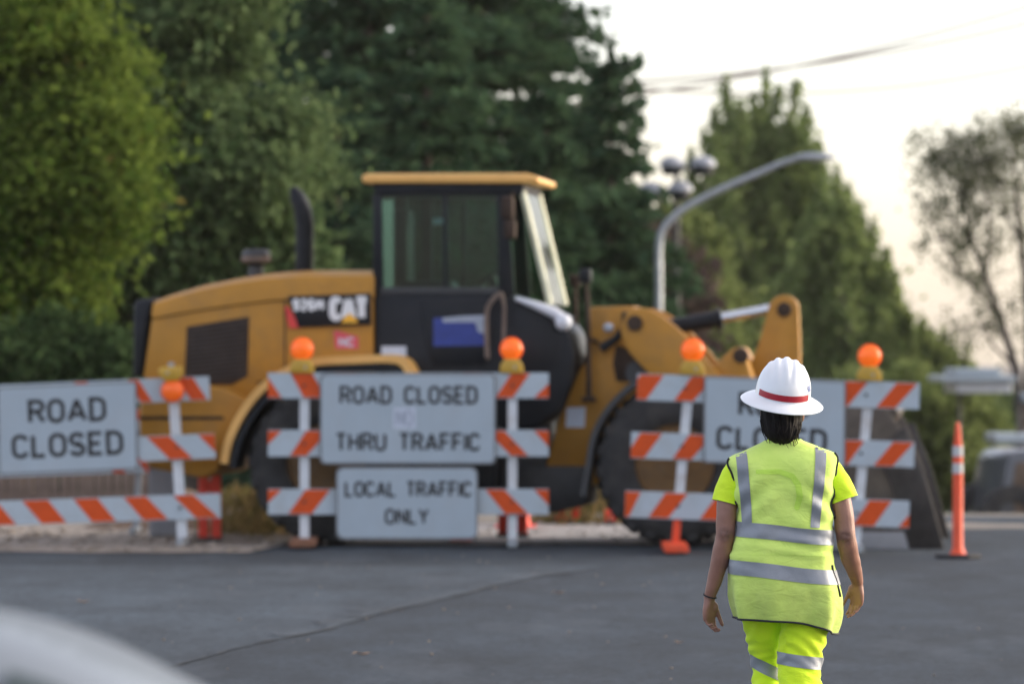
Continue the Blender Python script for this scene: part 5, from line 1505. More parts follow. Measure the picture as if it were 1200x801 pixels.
# feet
body.ellipsoid((-.055, .10, .055), (.045, .125, .05)); body.ellipsoid((.062, -.11, .06), (.045, .12, .05))
me = remeshed(body, 0.0040, 2)
nrm = [v.normal.copy() for v in me.vertices]
newco = []
for v, n_ in zip(me.vertices, nrm):          # elbow creases, slight unevenness of the arms
    c = v.co.copy(); q = c.copy()
    for ex, ez in ((-.228, 1.035), (.243, 1.020)):
        dx, dz = c.x - ex, c.z - ez
        if abs(dx) < .07 and abs(dz) < .05 and c.y < 0.0:
            k = math.exp(-(dz / .022) ** 2) * math.exp(-(dx / .028) ** 2)
            q += n_ * (0.003 * k - 0.0016 * math.exp(-(dx / .016) ** 2) * (math.exp(-((dz - .012 + .3 * dx) / .006) ** 2) + math.exp(-((dz + .012 - .3 * dx) / .006) ** 2)))
    if abs(c.x) > .19: q += n_ * 0.0022 * nz3(c.x, c.y, c.z, 22, 3)
    newco += [q.x, q.y, q.z]
me.vertices.foreach_set('co', newco); me.update()
bo = finish("body", me, MT['skin'], person, 180)

# ---- boots
for (x, y, z, pitch) in ((-.055, .085, .012, 0.0), (.062, -.115, .012, 0.18)):
    mb = MB(); secs = []
    for t, hw, h in ((-.13, .030, .06), (-.11, .042, .10), (-.06, .046, .13), (0, .047, .11), (.06, .050, .085), (.12, .048, .07), (.155, .034, .05), (.165, .015, .03)):
        secs.append([Vector((x + hw * math.cos(a) , y + t, z + h * 0.5 + h * 0.5 * math.sin(a) + max(0, -t) * pitch)) for a in [6.283 * j / 20 for j in range(20)]])
    loft_rings(mb, secs); mb.tube([(x, y - .07, z + .09), (x, y - .075, z + .26)], .056, 16); mb.build("boot", MT['boot'], person, 60)

# ---- trousers
tr = MB()
TL = [(-.092, 0.0, .90, .100), (-.086, .02, .80, .096), (-.074, .065, .69, .082), (-.062, .115, .58, .066), (-.056, .130, .50, .060), (-.056, .10, .38, .066), (-.057, .055, .24, .074), (-.056, .02, .12, .078)]
TR_ = [(.100, 0.0, .90, .104), (.098, -.005, .80, .103), (.086, -.015, .69, .094), (.066, -.025, .58, .088), (.060, -.035, .50, .084), (.061, -.08, .38, .080), (.062, -.13, .24, .077), (.062, -.175, .14, .079)]
tube4(tr, TL, 4, 28); tube4(tr, TR_, 4, 28)
hips = [(.70, .125, .075), (.73, .160, .11), (.78, .182, .128), (.85, .180, .128), (.93, .165, .118), (.98, .155, .11)]
loft_rings(tr, [hring(.006, -.006, r[0], r[1], r[2], 2.3) for r in catmull(hips, 4)])
for s, y in ((-1, -.055), (1, -.075)): tr.ellipsoid((.006 + s * .083, y, .80), (.088, .072, .098))
me = remeshed(tr, 0.0055, 2)
co = np.empty(len(me.vertices) * 3); me.vertices.foreach_get('co', co); co = co.reshape(-1, 3)
no = np.empty(len(me.vertices) * 3); me.vertices.foreach_get('normal', no); no = no.reshape(-1, 3)
for i in range(len(co)):
    x, y, z = co[i]
    right = x > 0.006
    # folds: slanted pulls that radiate from crotch and gather behind the knees, plus soft crumple
    u = z * 1.0 + (0.55 if right else -0.45) * x + 0.25 * y
    wx = nz3(x, y, z, 4.5, 3.0 if right else 9.0) * 0.045
    d = (0.0075 if right else 0.0045) * math.sin((u + wx) * 120) * max(0, nz3(x, y, z, 7, 21) + 0.25)
    d += 0.0080 * math.sin((u * 0.6 + 0.9 * (x if right else -x) + wx) * 85 + 1.0) * max(0, nz3(x, y, z, 5, 5) + 0.1)
    g_ = math.exp(-((z - 0.54) / 0.09) ** 2) + 0.9 * math.exp(-((z - 0.18) / 0.09) ** 2)
    d += (0.0085 if right else 0.004) * g_ * (1 - 2 * abs(((z + wx * 1.4 + 0.3 * (x if right else -x)) * 24) % 1 - 0.5)) * (0.5 + nz3(x, y, z, 8, 12))
    d += 0.005 * nz3(x, y, z, 16, 2)
    co[i] += no[i] * d
me.vertices.foreach_set('co', co.reshape(-1)); me.update()
trousers = finish("trousers", me, MT['trousers'], person, 180)

def bvh_of(o):
    m_ = o.data; return BVHTree.FromPolygons([v.co.copy() for v in m_.vertices], [tuple(p.vertices) for p in m_.polygons])
def wrap_band(name, bvh, c0, c1, width, a0, a1, m, parent, R0=0.35, off_=0.0025, n=96, rows=7, slope=0.0):
    """tape laid round a limb or trunk: rays cast inward on the cloth. c0, c1: lower and upper axis points"""
    mb = MB(); c0, c1 = Vector(c0), Vector(c1); grid = []
    for j in range(rows):
        t = j / (rows - 1); row = []
        for i in range(n + 1):
            a = a0 + (a1 - a0) * i / n
            d = Vector((math.cos(a), math.sin(a), 0)); c = c0.lerp(c1, t) + Vector((0, 0, slope * math.cos(a)))
            hit = None; best = None
            h = bvh.ray_cast(c, d, R0)
            # last surface along the ray
            o_ = c; last = None
            for _ in range(4):
                h = bvh.ray_cast(o_, d, R0)
                if h[0] is None: break
                if (h[0] - c).length > R0: break
                last = h; o_ = h[0] + d * 0.004
                if h[1].dot(d) > 0: break
            row.append((last[0] + d * off_) if last else None)
        grid.append(row)
    idx = {}
    for j in range(rows):
        for i in range(n + 1):
            if grid[j][i] is not None: idx[(j, i)] = len(mb.v); mb.v.append(grid[j][i])
    for j in range(rows - 1):
        for i in range(n):
            q = [(j, i), (j, i + 1), (j + 1, i + 1), (j + 1, i)]
            if all(k in idx for k in q): mb.f.append(tuple(idx[k] for k in q))
    return mb.build(name, m, parent, 180)
tb = bvh_of(trousers)
wrap_band("reflective_band", tb, (.062, -.030, .520), (.064, -.027, .568), .05, 0, 6.2832, MT['tape'], trousers, 0.13, 0.003, 96, 7, -0.012)
wrap_band("reflective_band", tb, (-.060, .128, .478), (-.062, .122, .530), .05, 0, 6.2832, MT['tape'], trousers, 0.115, 0.003, 96, 7, -0.03)

# ---- shirt: sleeves and collar
sh = MB()
def sleeve(rows, seg=36, seed=0.0):
    r = catmull(rows, 8); mb = MB(); mb.tube([q[:3] for q in r], [float(q[3]) for q in r], seg, False)
    for i, p in enumerate(mb.v):
        ring = i // seg; f = ring / (len(r) - 1)
        c = Vector(r[ring][:3]); d = (p - c).normalized()
        fold = 0.006 * math.sin((p.z * 1.2 + p.x * 0.8) * 110 + seed) * nz3(p.x, p.y, p.z, 9, seed) + 0.007 * nz3(p.x, p.y, p.z, 14, seed + 4)
        mb.v[i] = p + d * fold * (0.4 + 0.8 * f)
    return mb
for rows, sd_ in (([(-.120, 0.014, 1.310, .044), (-.162, 0.012, 1.290, .052), (-.191, .008, 1.256, .055), (-.208, .004, 1.212, .056), (-.223, .000, 1.158, .056)], 1.0), ([(.110, 0.014, 1.320, .044), (.154, 0.012, 1.302, .052), (.189, .008, 1.266, .056), (.213, .004, 1.222, .057), (.233, .000, 1.168, .057)], 5.0)):
    s = sleeve(rows, 36, sd_); sh.add(s.v, s.f)
    # turned hem
    c, cprev = Vector(rows[-1][:3]), Vector(rows[-2][:3]); d = (c - cprev).normalized(); r0 = rows[-1][3]
    n_ = len(s.v); loop = [s.v[n_ - 36 + j] for j in range(36)]; loop.append(loop[0])
    sh.tube(loop, 0.0022, 5, False)
col_r = [(1.365, .085, .078), (1.385, .070, .070), (1.402, .060, .062), (1.412, .0585, .060), (1.408, .055, .057), (1.385, .055, .058)]
loft_rings(sh, [hring(-.002, .004, r[0], r[1], r[2], 2.1, 40) for r in catmull(col_r, 3)], False)
shirt = sh.build("shirt", MT['shirt'], person, 180, normals=True)

# ---- vest
VR = [  # z, cx, rx, ry, cy
 (.700, .008, .198, .150, -.004), (.760, .006, .214, .156, -.004), (.830, .004, .219, .154, -.002), (.930, -.010, .208, .146, .0), (1.000, -.002, .196, .138, .0),
 (1.080, .006, .188, .132, .0), (1.160, .002, .192, .130, -.002), (1.230, .000, .197, .128, -.004), (1.280, 0.0, .198, .124, -.006), (1.318, -.006, .212, .112, -.006), (1.344, -.008, .200, .098, -.004),
 (1.362, -.006, .158, .088, 0.0), (1.380, -.005, .118, .080, .004), (1.394, -.004, .085, .074, .008), (1.402, -.003, .072, .070, .010)]
VR = catmull(VR, 6); NV = 160
vm = MB(); secs = []
for z, cx, rx, ry, cy in VR:
    e = 2.7 + 0.9 * math.exp(-((z - 1.25) / 0.09) ** 2) - (0.3 if z > 1.36 else 0)
    ring = []
    for j in range(NV):
        a = 6.2831853 * j / NV; ca, sa = math.cos(a), math.sin(a)
        x = rx * math.copysign(abs(ca) ** (2 / e), ca); y = ry * math.copysign(abs(sa) ** (2 / e), sa)
        low = max(0.0, min(1.0, (0.95 - z) / 0.22)); up = max(0.0, min(1.0, (z - 1.2) / 0.12))
        zz = z - low * (0.045 * x + 1.15 * max(0.0, x) ** 2) + 0.045 * x * up
        X, Y_, Z = cx + x, cy + y, zz
        n2 = Vector((ca, sa * 1.2, 0)).normalized()
        # drape: long soft vertical folds below, slanted pulls at the waist, crumples
        f = 0.0
        f += 0.011 * low * math.sin(a * 7 + 2.2 * nz3(X, Y_, Z, 2.5, 1)) 
        wst = math.exp(-((Z - 0.985) / 0.075) ** 2)
        f += 0.0085 * wst * math.sin((Z * 1.0 + 0.16 * X + 0.03 * nz3(X, Y_, Z, 5, 7)) * 125) * (0.6 + nz3(X, Y_, Z, 4, 8))
        f += 0.0085 * nz3(X, Y_, Z, 5.5, 2) + 0.0050 * nz3(X, Y_, Z, 13, 4) + 0.0022 * nz3(X, Y_, Z, 34, 6)
        dg_ = (Z - 1.1) * 0.8 + (0.6 * X if X > 0 else -0.6 * X)
        f += 0.0075 * math.exp(-((Z - 1.17) / .10) ** 2) * math.sin(dg_ * 80 + 3 * nz3(X, Y_, Z, 3, 14)) * min(1, abs(X) / 0.1)
        f += 0.006 * math.exp(-((abs(X) - 0.0) / .05) ** 2) * math.exp(-((Z - 1.12) / .1) ** 2) * (-1 if sa < 0 else 0)   # hollow of the spine
        f += 0.006 * (math.exp(-((abs(X) - .09) / .06) ** 2) * math.exp(-((Z - 1.27) / .07) ** 2)) * (1 if sa < 0 else 0)  # shoulder blades
        k_ = 1.0 if Z < 1.33 else max(0.25, 1 - (Z - 1.33) / 0.07)
        ring.append(Vector((X, Y_, Z)) + n2 * f * k_)
    secs.append(ring)
loft_rings(vm, secs, False)
vest = vm.build("vest", MT['vest'], person, 180)
vb_ = bvh_of(vest)
# hem piping, side slit flap
hem = [p + (p - Vector((0, 0, p.z))).normalized() * 0.002 for p in secs[0]]; hem.append(hem[0])
mb = MB(); mb.tube(hem, 0.0042, 6, False); mb.build("piping", MT['piping'], vest, 180)
def drape_back(name, fx, s0, s1, half, m, parent, n=40, off_=0.0028, rows=5, front=False):
    """tape running up the back: fx(t) gives (x, z) along it; laid on the cloth by rays from behind"""
    mb = MB(); ok = []
    for i in range(n + 1):
        t = s0 + (s1 - s0) * i / n; x, z, hw = fx(t)
        x2, z2, _ = fx(t + 0.01); d = Vector((x2 - x, z2 - z)).normalized(); nx, nz_ = d.y, -d.x
        for j in range(rows):
            u = (j / (rows - 1) * 2 - 1) * hw
            px_, pz_ = x + nx * u, z + nz_ * u
            h = vb_.ray_cast(Vector((px_, 1.0 if front else -1.0, pz_)), Vector((0, -1 if front else 1, 0)))
            if h[0] is None:
                h = vb_.find_nearest(Vector((px_, 0.04 if front else -0.04, pz_)))
                if h[0] is not None and (h[0] - Vector((px_, h[0].y, pz_))).length > 0.02: h = (None,)
            ok.append(h[0] is not None and h[0].y * (1 if front else -1) > -0.035)
            mb.v.append((h[0] + Vector((0, off_ if front else -off_, 0))) if h[0] is not None else Vector((px_, 0, pz_)))
    full = [all(ok[i * rows:(i + 1) * rows]) for i in range(n + 1)]
    for i in range(n):
        if full[i] and full[i + 1]:
            for j in range(rows - 1): mb.f.append((i * rows + j, i * rows + j + 1, (i + 1) * rows + j + 1, (i + 1) * rows + j))
    return mb.build(name, m, parent, 180)
def lin(pts):
    def f(t):
        t = max(0.0, min(0.9999, t)); i = int(t * (len(pts) - 1)); u = t * (len(pts) - 1) - i
        a, b_ = pts[i], pts[i + 1]; e = pts[min(i + 2, len(pts) - 1)]; return tuple(a[k] + (b_[k] - a[k]) * u for k in range(3))
    return f
def hv(px): return (px - 918) / 300.0
def hz(py): return 1.8 - (py - 400) / 300.0 - 0.016
drape_back("reflective_band", lin([(hv(874), hz(616), .0185), (hv(873), hz(590), .0195), (hv(870), hz(562), .021), (hv(867), hz(522), .022)]), 0, 1, .02, MT['tape'], vest)
drape_back("reflective_band", lin([(hv(953), hz(616), .0185), (hv(955), hz(590), .0195), (hv(958), hz(562), .021), (hv(961), hz(520), .022)]), 0, 1, .02, MT['tape'], vest)
drape_back("reflective_band", lin([(hv(880), hz(616), .02), (hv(876), hz(560), .02), (hv(868), hz(530), .022)]), 0, 1, .02, MT['tape'], vest, front=True)
drape_back("reflective_band", lin([(hv(951), hz(616), .02), (hv(955), hz(560), .02), (hv(960), hz(530), .022)]), 0, 1, .02, MT['tape'], vest, front=True)
wrap_band("reflective_band", vb_, (.006, 0, hz(632)), (.006, 0, hz(614.5)), .06, 0, 6.2832, MT['tape'], vest, 0.5, 0.0034, 160, 7, -0.018)
wrap_band("reflective_band", vb_, (-.002, 0, hz(677)), (-.002, 0, hz(660)), .06, 0, 6.2832, MT['tape'], vest, 0.5, 0.0034, 160, 7, -0.022)
# armhole piping: black edge where the sleeves come out
for s, pts in ((-1, [(853, 535), (853, 541), (855, 550), (858.5, 562), (862, 574), (864, 590)]), (1, [(976, 531), (977, 538), (976.5, 555), (975, 575), (974.5, 592), (974.5, 606)])):
    path = []
    for x, y in smooth_path(pts, 4) if 'smooth_path' in globals() else pts:
        h = vb_.find_nearest(Vector((hv(x), -0.045, hz(y))))
        path.append(h[0] + h[1] * (0.003 if h[1].y < 0 else -0.003))
    mb = MB(); mb.tube(path, 0.0045, 6); mb.build("piping", MT['piping'], vest, 180)
# seam line between the two tapes and the slit at the right side
drape_back("hem_seam", lin([(hv(857), hz(646.5), .0012), (hv(915), hz(647), .0012), (hv(972), hz(650), .0012)]), 0, 1, .001, MT['vest'], vest, 60, 0.0022, 3)
sl = []
for x, y in ((974.5, 660), (975.5, 668), (979, 676), (982, 687), (984.5, 697)):
    h = vb_.ray_cast(Vector((hv(x) - 0.004, -1, hz(y))), Vector((0, 1, 0)))
    if h[0] is not None: sl.append(h[0] + Vector((0.002, -0.002, 0)))
if len(sl) > 2:
    mb = MB(); mb.tube(sl, 0.0045, 6); mb.build("side_slit", MT['piping'], vest, 180)
# faded loop mark on the back of the vest
MT['fadedmark'] = cloth("faded_print", (0.52, 0.78, 0.10), (0.58, 0.85, 0.12))
drape_back("faded_mark", lin([(hv(884), hz(551), .008), (hv(912), hz(551), .010), (hv(926), hz(556), .011), (hv(933), hz(566), .012), (hv(935), hz(580), .012), (hv(931), hz(596), .010)]), 0, 1, .01, MT['fadedmark'], vest, 40, 0.0016, 5)

# ---- hair
mb = MB(); secs = []
HR = [(1.560, .076, .094, .012), (1.52, .080, .100, .006), (1.48, .080, .098, -.004), (1.45, .077, .092, -.016), (1.425, .067, .076, -.030), (1.405, .051, .055, -.044), (1.392, .031, .032, -.052), (1.384, .014, .014, -.055)]
for z, rx, ry, cy in catmull(HR, 5):
    ring = []
    for j in range(120):
        a = 6.2831853 * j / 120; ca, sa = math.cos(a), math.sin(a)
        s_ = 1 + 0.022 * math.sin(a * 31 + 5 * nz3(ca, sa, z, 6)) + 0.03 * nz3(ca * 3, sa * 3, z, 9) + 0.02 * math.sin(a * 13 + z * 60)
        x, y = rx * ca * s_, ry * sa * s_
        if y > 0.02: y = 0.02 + (y - 0.02) * 0.35      # leaves the face free
        ring.append(Vector((-.008 + x, cy + y, z - 0.010 * math.sin(a * 9 + 1) * max(0, (1.42 - z) / .05) * 0.5)))
    secs.append(ring)
loft_rings(mb, secs); hair = mb.build("hair", MT['hair'], person, 180)
mb = MB()
for i in range(24):
    a = random.uniform(math.pi * 1.0, math.pi * 2.0); r = random.uniform(.85, 1.04)
    p0 = Vector((-.012 + .080 * math.cos(a) * r, -.016 + .090 * math.sin(a) * r, random.uniform(1.44, 1.50)))
    p2 = Vector((-.012 + .062 * math.cos(a) * r + random.gauss(0, .010), -.035 + .070 * math.sin(a) * r, random.uniform(1.366, 1.41)))
    p1 = p0.lerp(p2, .5) + Vector((random.gauss(0, .006), -.012, 0))
    mb.tube([p0, p0.lerp(p1, .6) + Vector((0, -.004, 0)), p1, p1.lerp(p2, .6), p2], [.0018, .002, .0018, .0014, .0005], 4)
for k in range(4):
    x = hv(random.uniform(916, 932)); mb.tube([(x, -.09, 1.41), (x + .004, -.110, 1.392), (x + random.uniform(-.012, .016), -.120, random.uniform(1.366, 1.38))], [.002, .0015, .0005], 4)
mb.build("hair_strands", MT['hair'], hair, 180)

# ---- hard hat
HM = Matrix.Translation(Vector((-.004, .012, 1.558))) @ Matrix.Rotation(R(7.0), 4, 'Y') @ Matrix.Rotation(R(13.0), 4, 'X')
hat = empty("hard_hat", (0, 0, 0), 0, person)
def dome(u, a, grow=0.0):
    """u: 0 at the brim, 1 at the crown top"""
    t = u * math.pi / 2
    rr = math.cos(t) ** 0.80; zz = math.sin(t) ** 0.92
    x, y, z = (.1085 + grow) * rr * math.cos(a), (.132 + grow) * rr * math.sin(a), .018 + (.142 + grow) * zz
    up = max(0.0, min(1.0, (u - 0.30) / 0.35))
    rib = 0.0
    for x0, w_, h_ in ((0.0, .012, .0075), (-.036, .010, .0055), (.036, .010, .0055), (-.066, .008, .003), (.066, .008, .003)):
        rib += h_ * math.exp(-((x - x0) / w_) ** 4)
    k = rib * up
    n_ = Vector((x / .1085 ** 2, y / .132 ** 2, (z - .018) / .142 ** 2)).normalized()
    return HM @ (Vector((x, y, z)) + n_ * k)
mb = MB(); NU, NA = 40, 96; rows = [[dome(i / NU * 0.995, 6.2831853 * j / NA) for j in range(NA)] for i in range(NU + 1)]
loft_rings(mb, rows, False); mb.f.append(tuple(len(mb.v) - NA + j for j in range(NA)))
# brim: slopes down and out all round, thick edge
BR = [(0.0, .018), (.010, .013), (.028, .005), (.048, -.005), (.0545, -.0105), (.0525, -.0135), (.047, -.0105), (.025, -.001), (.004, .008), (-.004, .016)]
secs = [[HM @ Vector(((.1085 + o_) * math.cos(a), (.132 + o_) * math.sin(a), z_)) for a in [6.2831853 * j / NA for j in range(NA)]] for o_, z_ in BR]
loft_rings(mb, secs, False)
mb.build("shell", MT['hatwhite'], hat, 50)
mb = MB(); rows = [[dome(.020 + .098 * i / 4, R(270 - 62 + 124 * j / 40), 0.0016) for j in range(41)] for i in range(5)]
k0 = 0
for r_ in rows: mb.v += r_
for i in range(4):
    for j in range(40): mb.f.append((i * 41 + j, i * 41 + j + 1, (i + 1) * 41 + j + 1, (i + 1) * 41 + j))
mb.build("red_band", MT['hatred'], hat, 180, normals=False)
mb = MB(); rows = [[dome(.16 + .11 * i / 3, R(270 + 58 + 16 * j / 6), 0.0016) for j in range(7)] for i in range(4)]
for r_ in rows: mb.v += r_
for i in range(3):
    for j in range(6):
        if (i + j) % 3: mb.f.append((i * 7 + j, i * 7 + j + 1, (i + 1) * 7 + j + 1, (i + 1) * 7 + j))
mb.build("sticker", MT['blueprint'], hat, 180, normals=False)
# ---- bracelet
w0 = Vector((-.2855, .031, .792)); d_ = (Vector((-.287, .033, .782)) - Vector((-.262, .014, .875))).normalized()
u_ = d_.cross(Vector((0, 1, 0))).normalized(); v_ = d_.cross(u_)
mb = MB(); mb.tube([w0 + (u_ * math.cos(t) + v_ * math.sin(t)) * .0265 for t in [6.2832 * i / 24 for i in range(25)]], .0028, 6, False); mb.build("bracelet", MT['piping'], person, 180)

# ------------------------------------------------------------------ street lamp, floodlights, canopies, wires
YS = 80.0
b = base_at(772, YS); root = empty("street_lamp", b); tag(root, "curved galvanised street lamp with a long arm over the road, behind the lift arm", 'street lamp')
pts = [(0, 0, 0)] + [off(x, y, YS, b) for x, y in smooth_path([(772, 480), (772, 330), (772, 292), (776, 270), (790, 253), (812, 238), (850, 219), (890, 202), (915, 191), (930, 186.5), (945, 184.5)], 3)]
rs = [0.11] + [0.085] * (len(pts) - 1)
for i in range(len(rs)): rs[i] = 0.066 - 0.026 * i / len(rs)
mb = MB(); mb.tube(pts, rs, 12); mb.build("pole", MT['galv'], root, 60)
mb = MB(); mb.lathe([(0.2, 0), (0.2, 0.04), (0.13, 0.06), (0.12, 0.3)], 16); mb.build("base", MT['galv'], root, 40)
q = Vector(off(955, 184, YS, b))
mb = MB(); k0 = len(mb.v); mb.ellipsoid((0, 0, 0), (0.34, 0.13, 0.075))
mb.v = [Vector((p.x, p.y, max(p.z, -0.03))) for p in mb.v]
h = mb.build("lamp_head", MT['galv'], root, 50, q)
mb = MB(); mb.ellipsoid((0.05, 0, -0.035), (0.18, 0.09, 0.02)); mb.build("lens_cover", MT['lampwhite'], h, 60)

MT['floodgrey'] = mat("floodlight_grey", (0.36, 0.38, 0.42), 0.5, 0, 0.08, 6)
YM = 98.0
b = base_at(793, YM); root = empty("light_mast", b); tag(root, "pole with four dome-shaped floodlights, between the pointed fir and the poplar", 'light mast')
tops = [(787, 190), (824, 190), (763, 220), (797, 219)]
zt = off(793, 196, YM, b)[2]
mb = MB(); mb.tube([(0, 0, 0), (0, 0, zt * 0.5), (0, 0, zt)], [0.10, 0.08, 0.05], 10); mb.build("pole", MT['darkgrey'], root, 60)
for x, y in tops:
    c = Vector(off(x, y, YM, b))
    mb = MB(); mb.lathe([(0.25, -0.07), (0.245, -0.03), (0.20, 0.05), (0.13, 0.10), (0.06, 0.12), (0.001, 0.125)], 20, c); mb.lathe([(0.25, -0.08), (0.001, -0.075)], 20, c)
    lh = mb.build("floodlight", MT['floodgrey'], root, 50)
    mb = MB(); mb.tube([c + Vector((0, 0, -0.1)), Vector((0, 0, c.z - 0.1))], 0.035, 6); mb.lathe([(0.20, -0.08), (0.20, -0.16), (0.15, -0.24), (0.001, -0.25)], 16, c); mb.build("bracket", MT['darkgrey'], lh, 40)

YG = 96.0
def canopy(name, pc, w, parts, label, Y, post_px):
    b = base_at(pc, Y); root = empty(name, b); tag(root, label, 'canopy', "pale flat canopies in the distance"); s = Y / FPX
    for nm, x0, x1, y0, y1, depth, m in parts:
        a, c = Vector(off(x0, y0, Y, b)), Vector(off(x1, y1, Y, b))
        mb = MB(); mb.box(((a.x + c.x) / 2, 0, (a.z + c.z) / 2), (c.x - a.x, depth, abs(a.z - c.z)), 0.03); mb.build(nm, MT[m], root)
    for x in post_px:
        p0 = off(x, 450, Y, b); mb = MB(); mb.tube([(p0[0], 0, 0), (p0[0], 0, p0[2])], 0.035, 10); mb.build("post", MT['darkgrey'], root)
canopy("canopy_roof", 1137, 80, [("fascia", 1095, 1182, 439, 446.5, 3.0, 'canopy'), ("roof_cap", 1113, 1166, 431, 438.6, 2.4, 'canopy'), ("underside", 1113, 1178, 447, 459, 2.6, 'lampwhite')], "flat pale canopy in front of the thicket, above the orange post", YG, (1124,))
canopy("canopy_roof", 1190, 60, [("fascia", 1160, 1225, 507, 518, 2.0, 'canopy'), ("roof_cap", 1196, 1225, 460, 470, 1.5, 'canopy')], "small pale canopy low at the edge of the view over the parked truck", 88.0, (1193,))

# parked truck at the far right, seen over the crest
YT = 76.0
b = base_at(1185, YT); root = empty("parked_truck", b, R(8)); tag(root, "dark parked truck with slanted windscreen at the far edge of the closed road", 'truck')
def T(px, py): p = Vector(off(px, py, YT, b)); return (p.x, p.z)
MT['truckpaint'] = mat("truck_paint_dark", (0.085, 0.090, 0.10), 0.35, 0, 0.2, 4, coat=0.3)
MT['truckbrown'] = mat("truck_load_brown", (0.12, 0.085, 0.06), 0.8, 0, 0.3, 6)
MT['truckglass'] = mat("truck_glass", (0.30, 0.36, 0.42), 0.15, 0, 0.1, 2)
mb = MB(); mb.prism([T(1148, 640), T(1154, 575), T(1163, 535), T(1172, 526), T(1200, 524), T(1200, 640)], -0.95, 0.95, 'y', 0.05); cb = mb.build("cab", MT['truckpaint'], root, 30)
mb = MB(); mb.prism([T(1149, 622), T(1155, 575), T(1163, 537), T(1166, 537), T(1160, 575), T(1155, 622)], -0.85, 0.85, 'y', 0.01); mb.build("windscreen", MT['truckglass'], cb, 30)
mb = MB(); mb.prism([T(1172, 540), T(1192, 538), T(1192, 570), T(1168, 570)], -0.965, -0.94, 'y', 0.005); mb.build("side_window", MT['truckbrown'], cb, 30)
mb = MB(); mb.prism([T(1201, 530), T(1270, 530), T(1270, 640), T(1201, 640)], -1.1, 1.1, 'y', 0.04); mb.build("load_bed", MT['darkgrey'], root, 30)
mb = MB(); mb.prism([T(1170, 575), T(1200, 575), T(1200, 630), T(1170, 630)], -0.97, -0.94, 'y', 0.01); mb.build("door", MT['truckbrown'], cb, 30)
for x in (1168, 1250):
    for s in (-1, 1):
        p = T(x, 0); mb = MB(); mb.lathe([(0.25, -0.12), (0.45, -0.12), (0.48, -0.08), (0.48, 0.08), (0.45, 0.12), (0.25, 0.12)], 24, (p[0], s * 0.9, 0.48), 'y', True); mb.build("wheel", MT['rubber'], root, 40)
cn = make_cone("traffic_cone", base_at(1179, 100), 0.36, 0.14, "orange cone standing in front of the parked truck", "traffic cones")
YV = 95.0
b = base_at(1125, YV); root = empty("parked_van", b, R(-10)); tag(root, "low pale van far down the closed road, showing only beside the orange post", 'van')
MT['vanpaint'] = mat("van_paint_pale", (0.40, 0.44, 0.48), 0.35, 0, 0.05, 4)
def T2(px, py): p = Vector(off(px, py, YV, b)); return (p.x, p.z)
mb = MB(); mb.prism([T2(1098, 650), T2(1098, 612), T2(1104, 602), T2(1150, 600), T2(1152, 650)], -0.85, 0.85, 'y', 0.06); vb = mb.build("body", MT['vanpaint'], root, 30)
mb = MB(); mb.prism([T2(1108, 606), T2(1144, 605), T2(1146, 614), T2(1104, 615)], -0.86, -0.84, 'y', 0.005); mb.build("side_window", MT['truckpaint'], vb, 30)
for x in (1108, 1142):
    for s in (-1, 1):
        p = T2(x, 0); mb = MB(); mb.lathe([(0.18, -0.1), (0.31, -0.1), (0.33, 0), (0.31, 0.1), (0.18, 0.1)], 20, (p[0], s * 0.8, 0.33), 'y', True); mb.build("wheel", MT['rubber'], root, 40)

# overhead wires
GW = "overhead wires crossing the sky"
def wire(pa, pb, Y, label, sag=0.25, r=0.012):
    a, b_ = P(*pa, Y), P(*pb, Y + 8); d = b_ - a
    pts = []
    for i in range(41):
        t = -1.2 + 3.6 * i / 40; p = a + d * t; p.z += sag * ((t - 0.5) ** 2 - 0.25) * 1.2; pts.append(p)
    mb = MB(); mb.tube(pts, r, 5); o = mb.build("power_line", MT['wire'], None, 60); tag(o, label, 'wire', GW)
wire((910, 82), (1200, 9), 190, "uppermost dark wire climbing across the pale sky", 0.4, 0.068)
wire((930, 78), (1200, 28), 192, "second thin wire just under the uppermost one", 0.4, 0.068)
wire((1000, 106), (1200, 78), 195, "lowest faint wire above the sparse tree", 0.4, 0.058)

# ------------------------------------------------------------------ silver car close to the camera
car = empty("silver_car", (-1.155, 7.63, 0.012), R(90)); tag(car, "silver car seen side-on, its blurred rear roof corner close to the viewer", 'car')
MT['silver'] = mat("silver_car_paint", (0.125, 0.148, 0.170), 0.55, 0.0, 0.03, 3, coat=0.15)
MT['carglass'] = mat("car_glass_dark", (0.050, 0.068, 0.072), 0.45, 0, 0.1, 2, spec=0.12)
MT['taillight'] = mat("tail_light_red", (0.35, 0.01, 0.01), 0.25, 0, 0.1, 6)
def loft(mb, secs, cap=True):
    n = len(secs[0]); k0 = len(mb.v)
    for s in secs: mb.v += [Vector(p) for p in s]
    for i in range(len(secs) - 1):
        for j in range(n):
            a, b_ = k0 + i * n + j, k0 + i * n + (j + 1) % n
            mb.f.append((a, b_, b_ + n, a + n))
    if cap:
        mb.f.append(tuple(k0 + j for j in range(n))[::-1]); mb.f.append(tuple(k0 + (len(secs) - 1) * n + j for j in range(n)))
def superring(c, rx, rz, e, n=36, zflat=None):
    out = []
    for j in range(n):
        a = 6.28318 * j / n; ca, sa = math.cos(a), math.sin(a)
        out.append(Vector((c[0] + rx * math.copysign(abs(ca) ** (2 / e), ca), c[1], c[2] + rz * math.copysign(abs(sa) ** (2 / e), sa))))
    return out
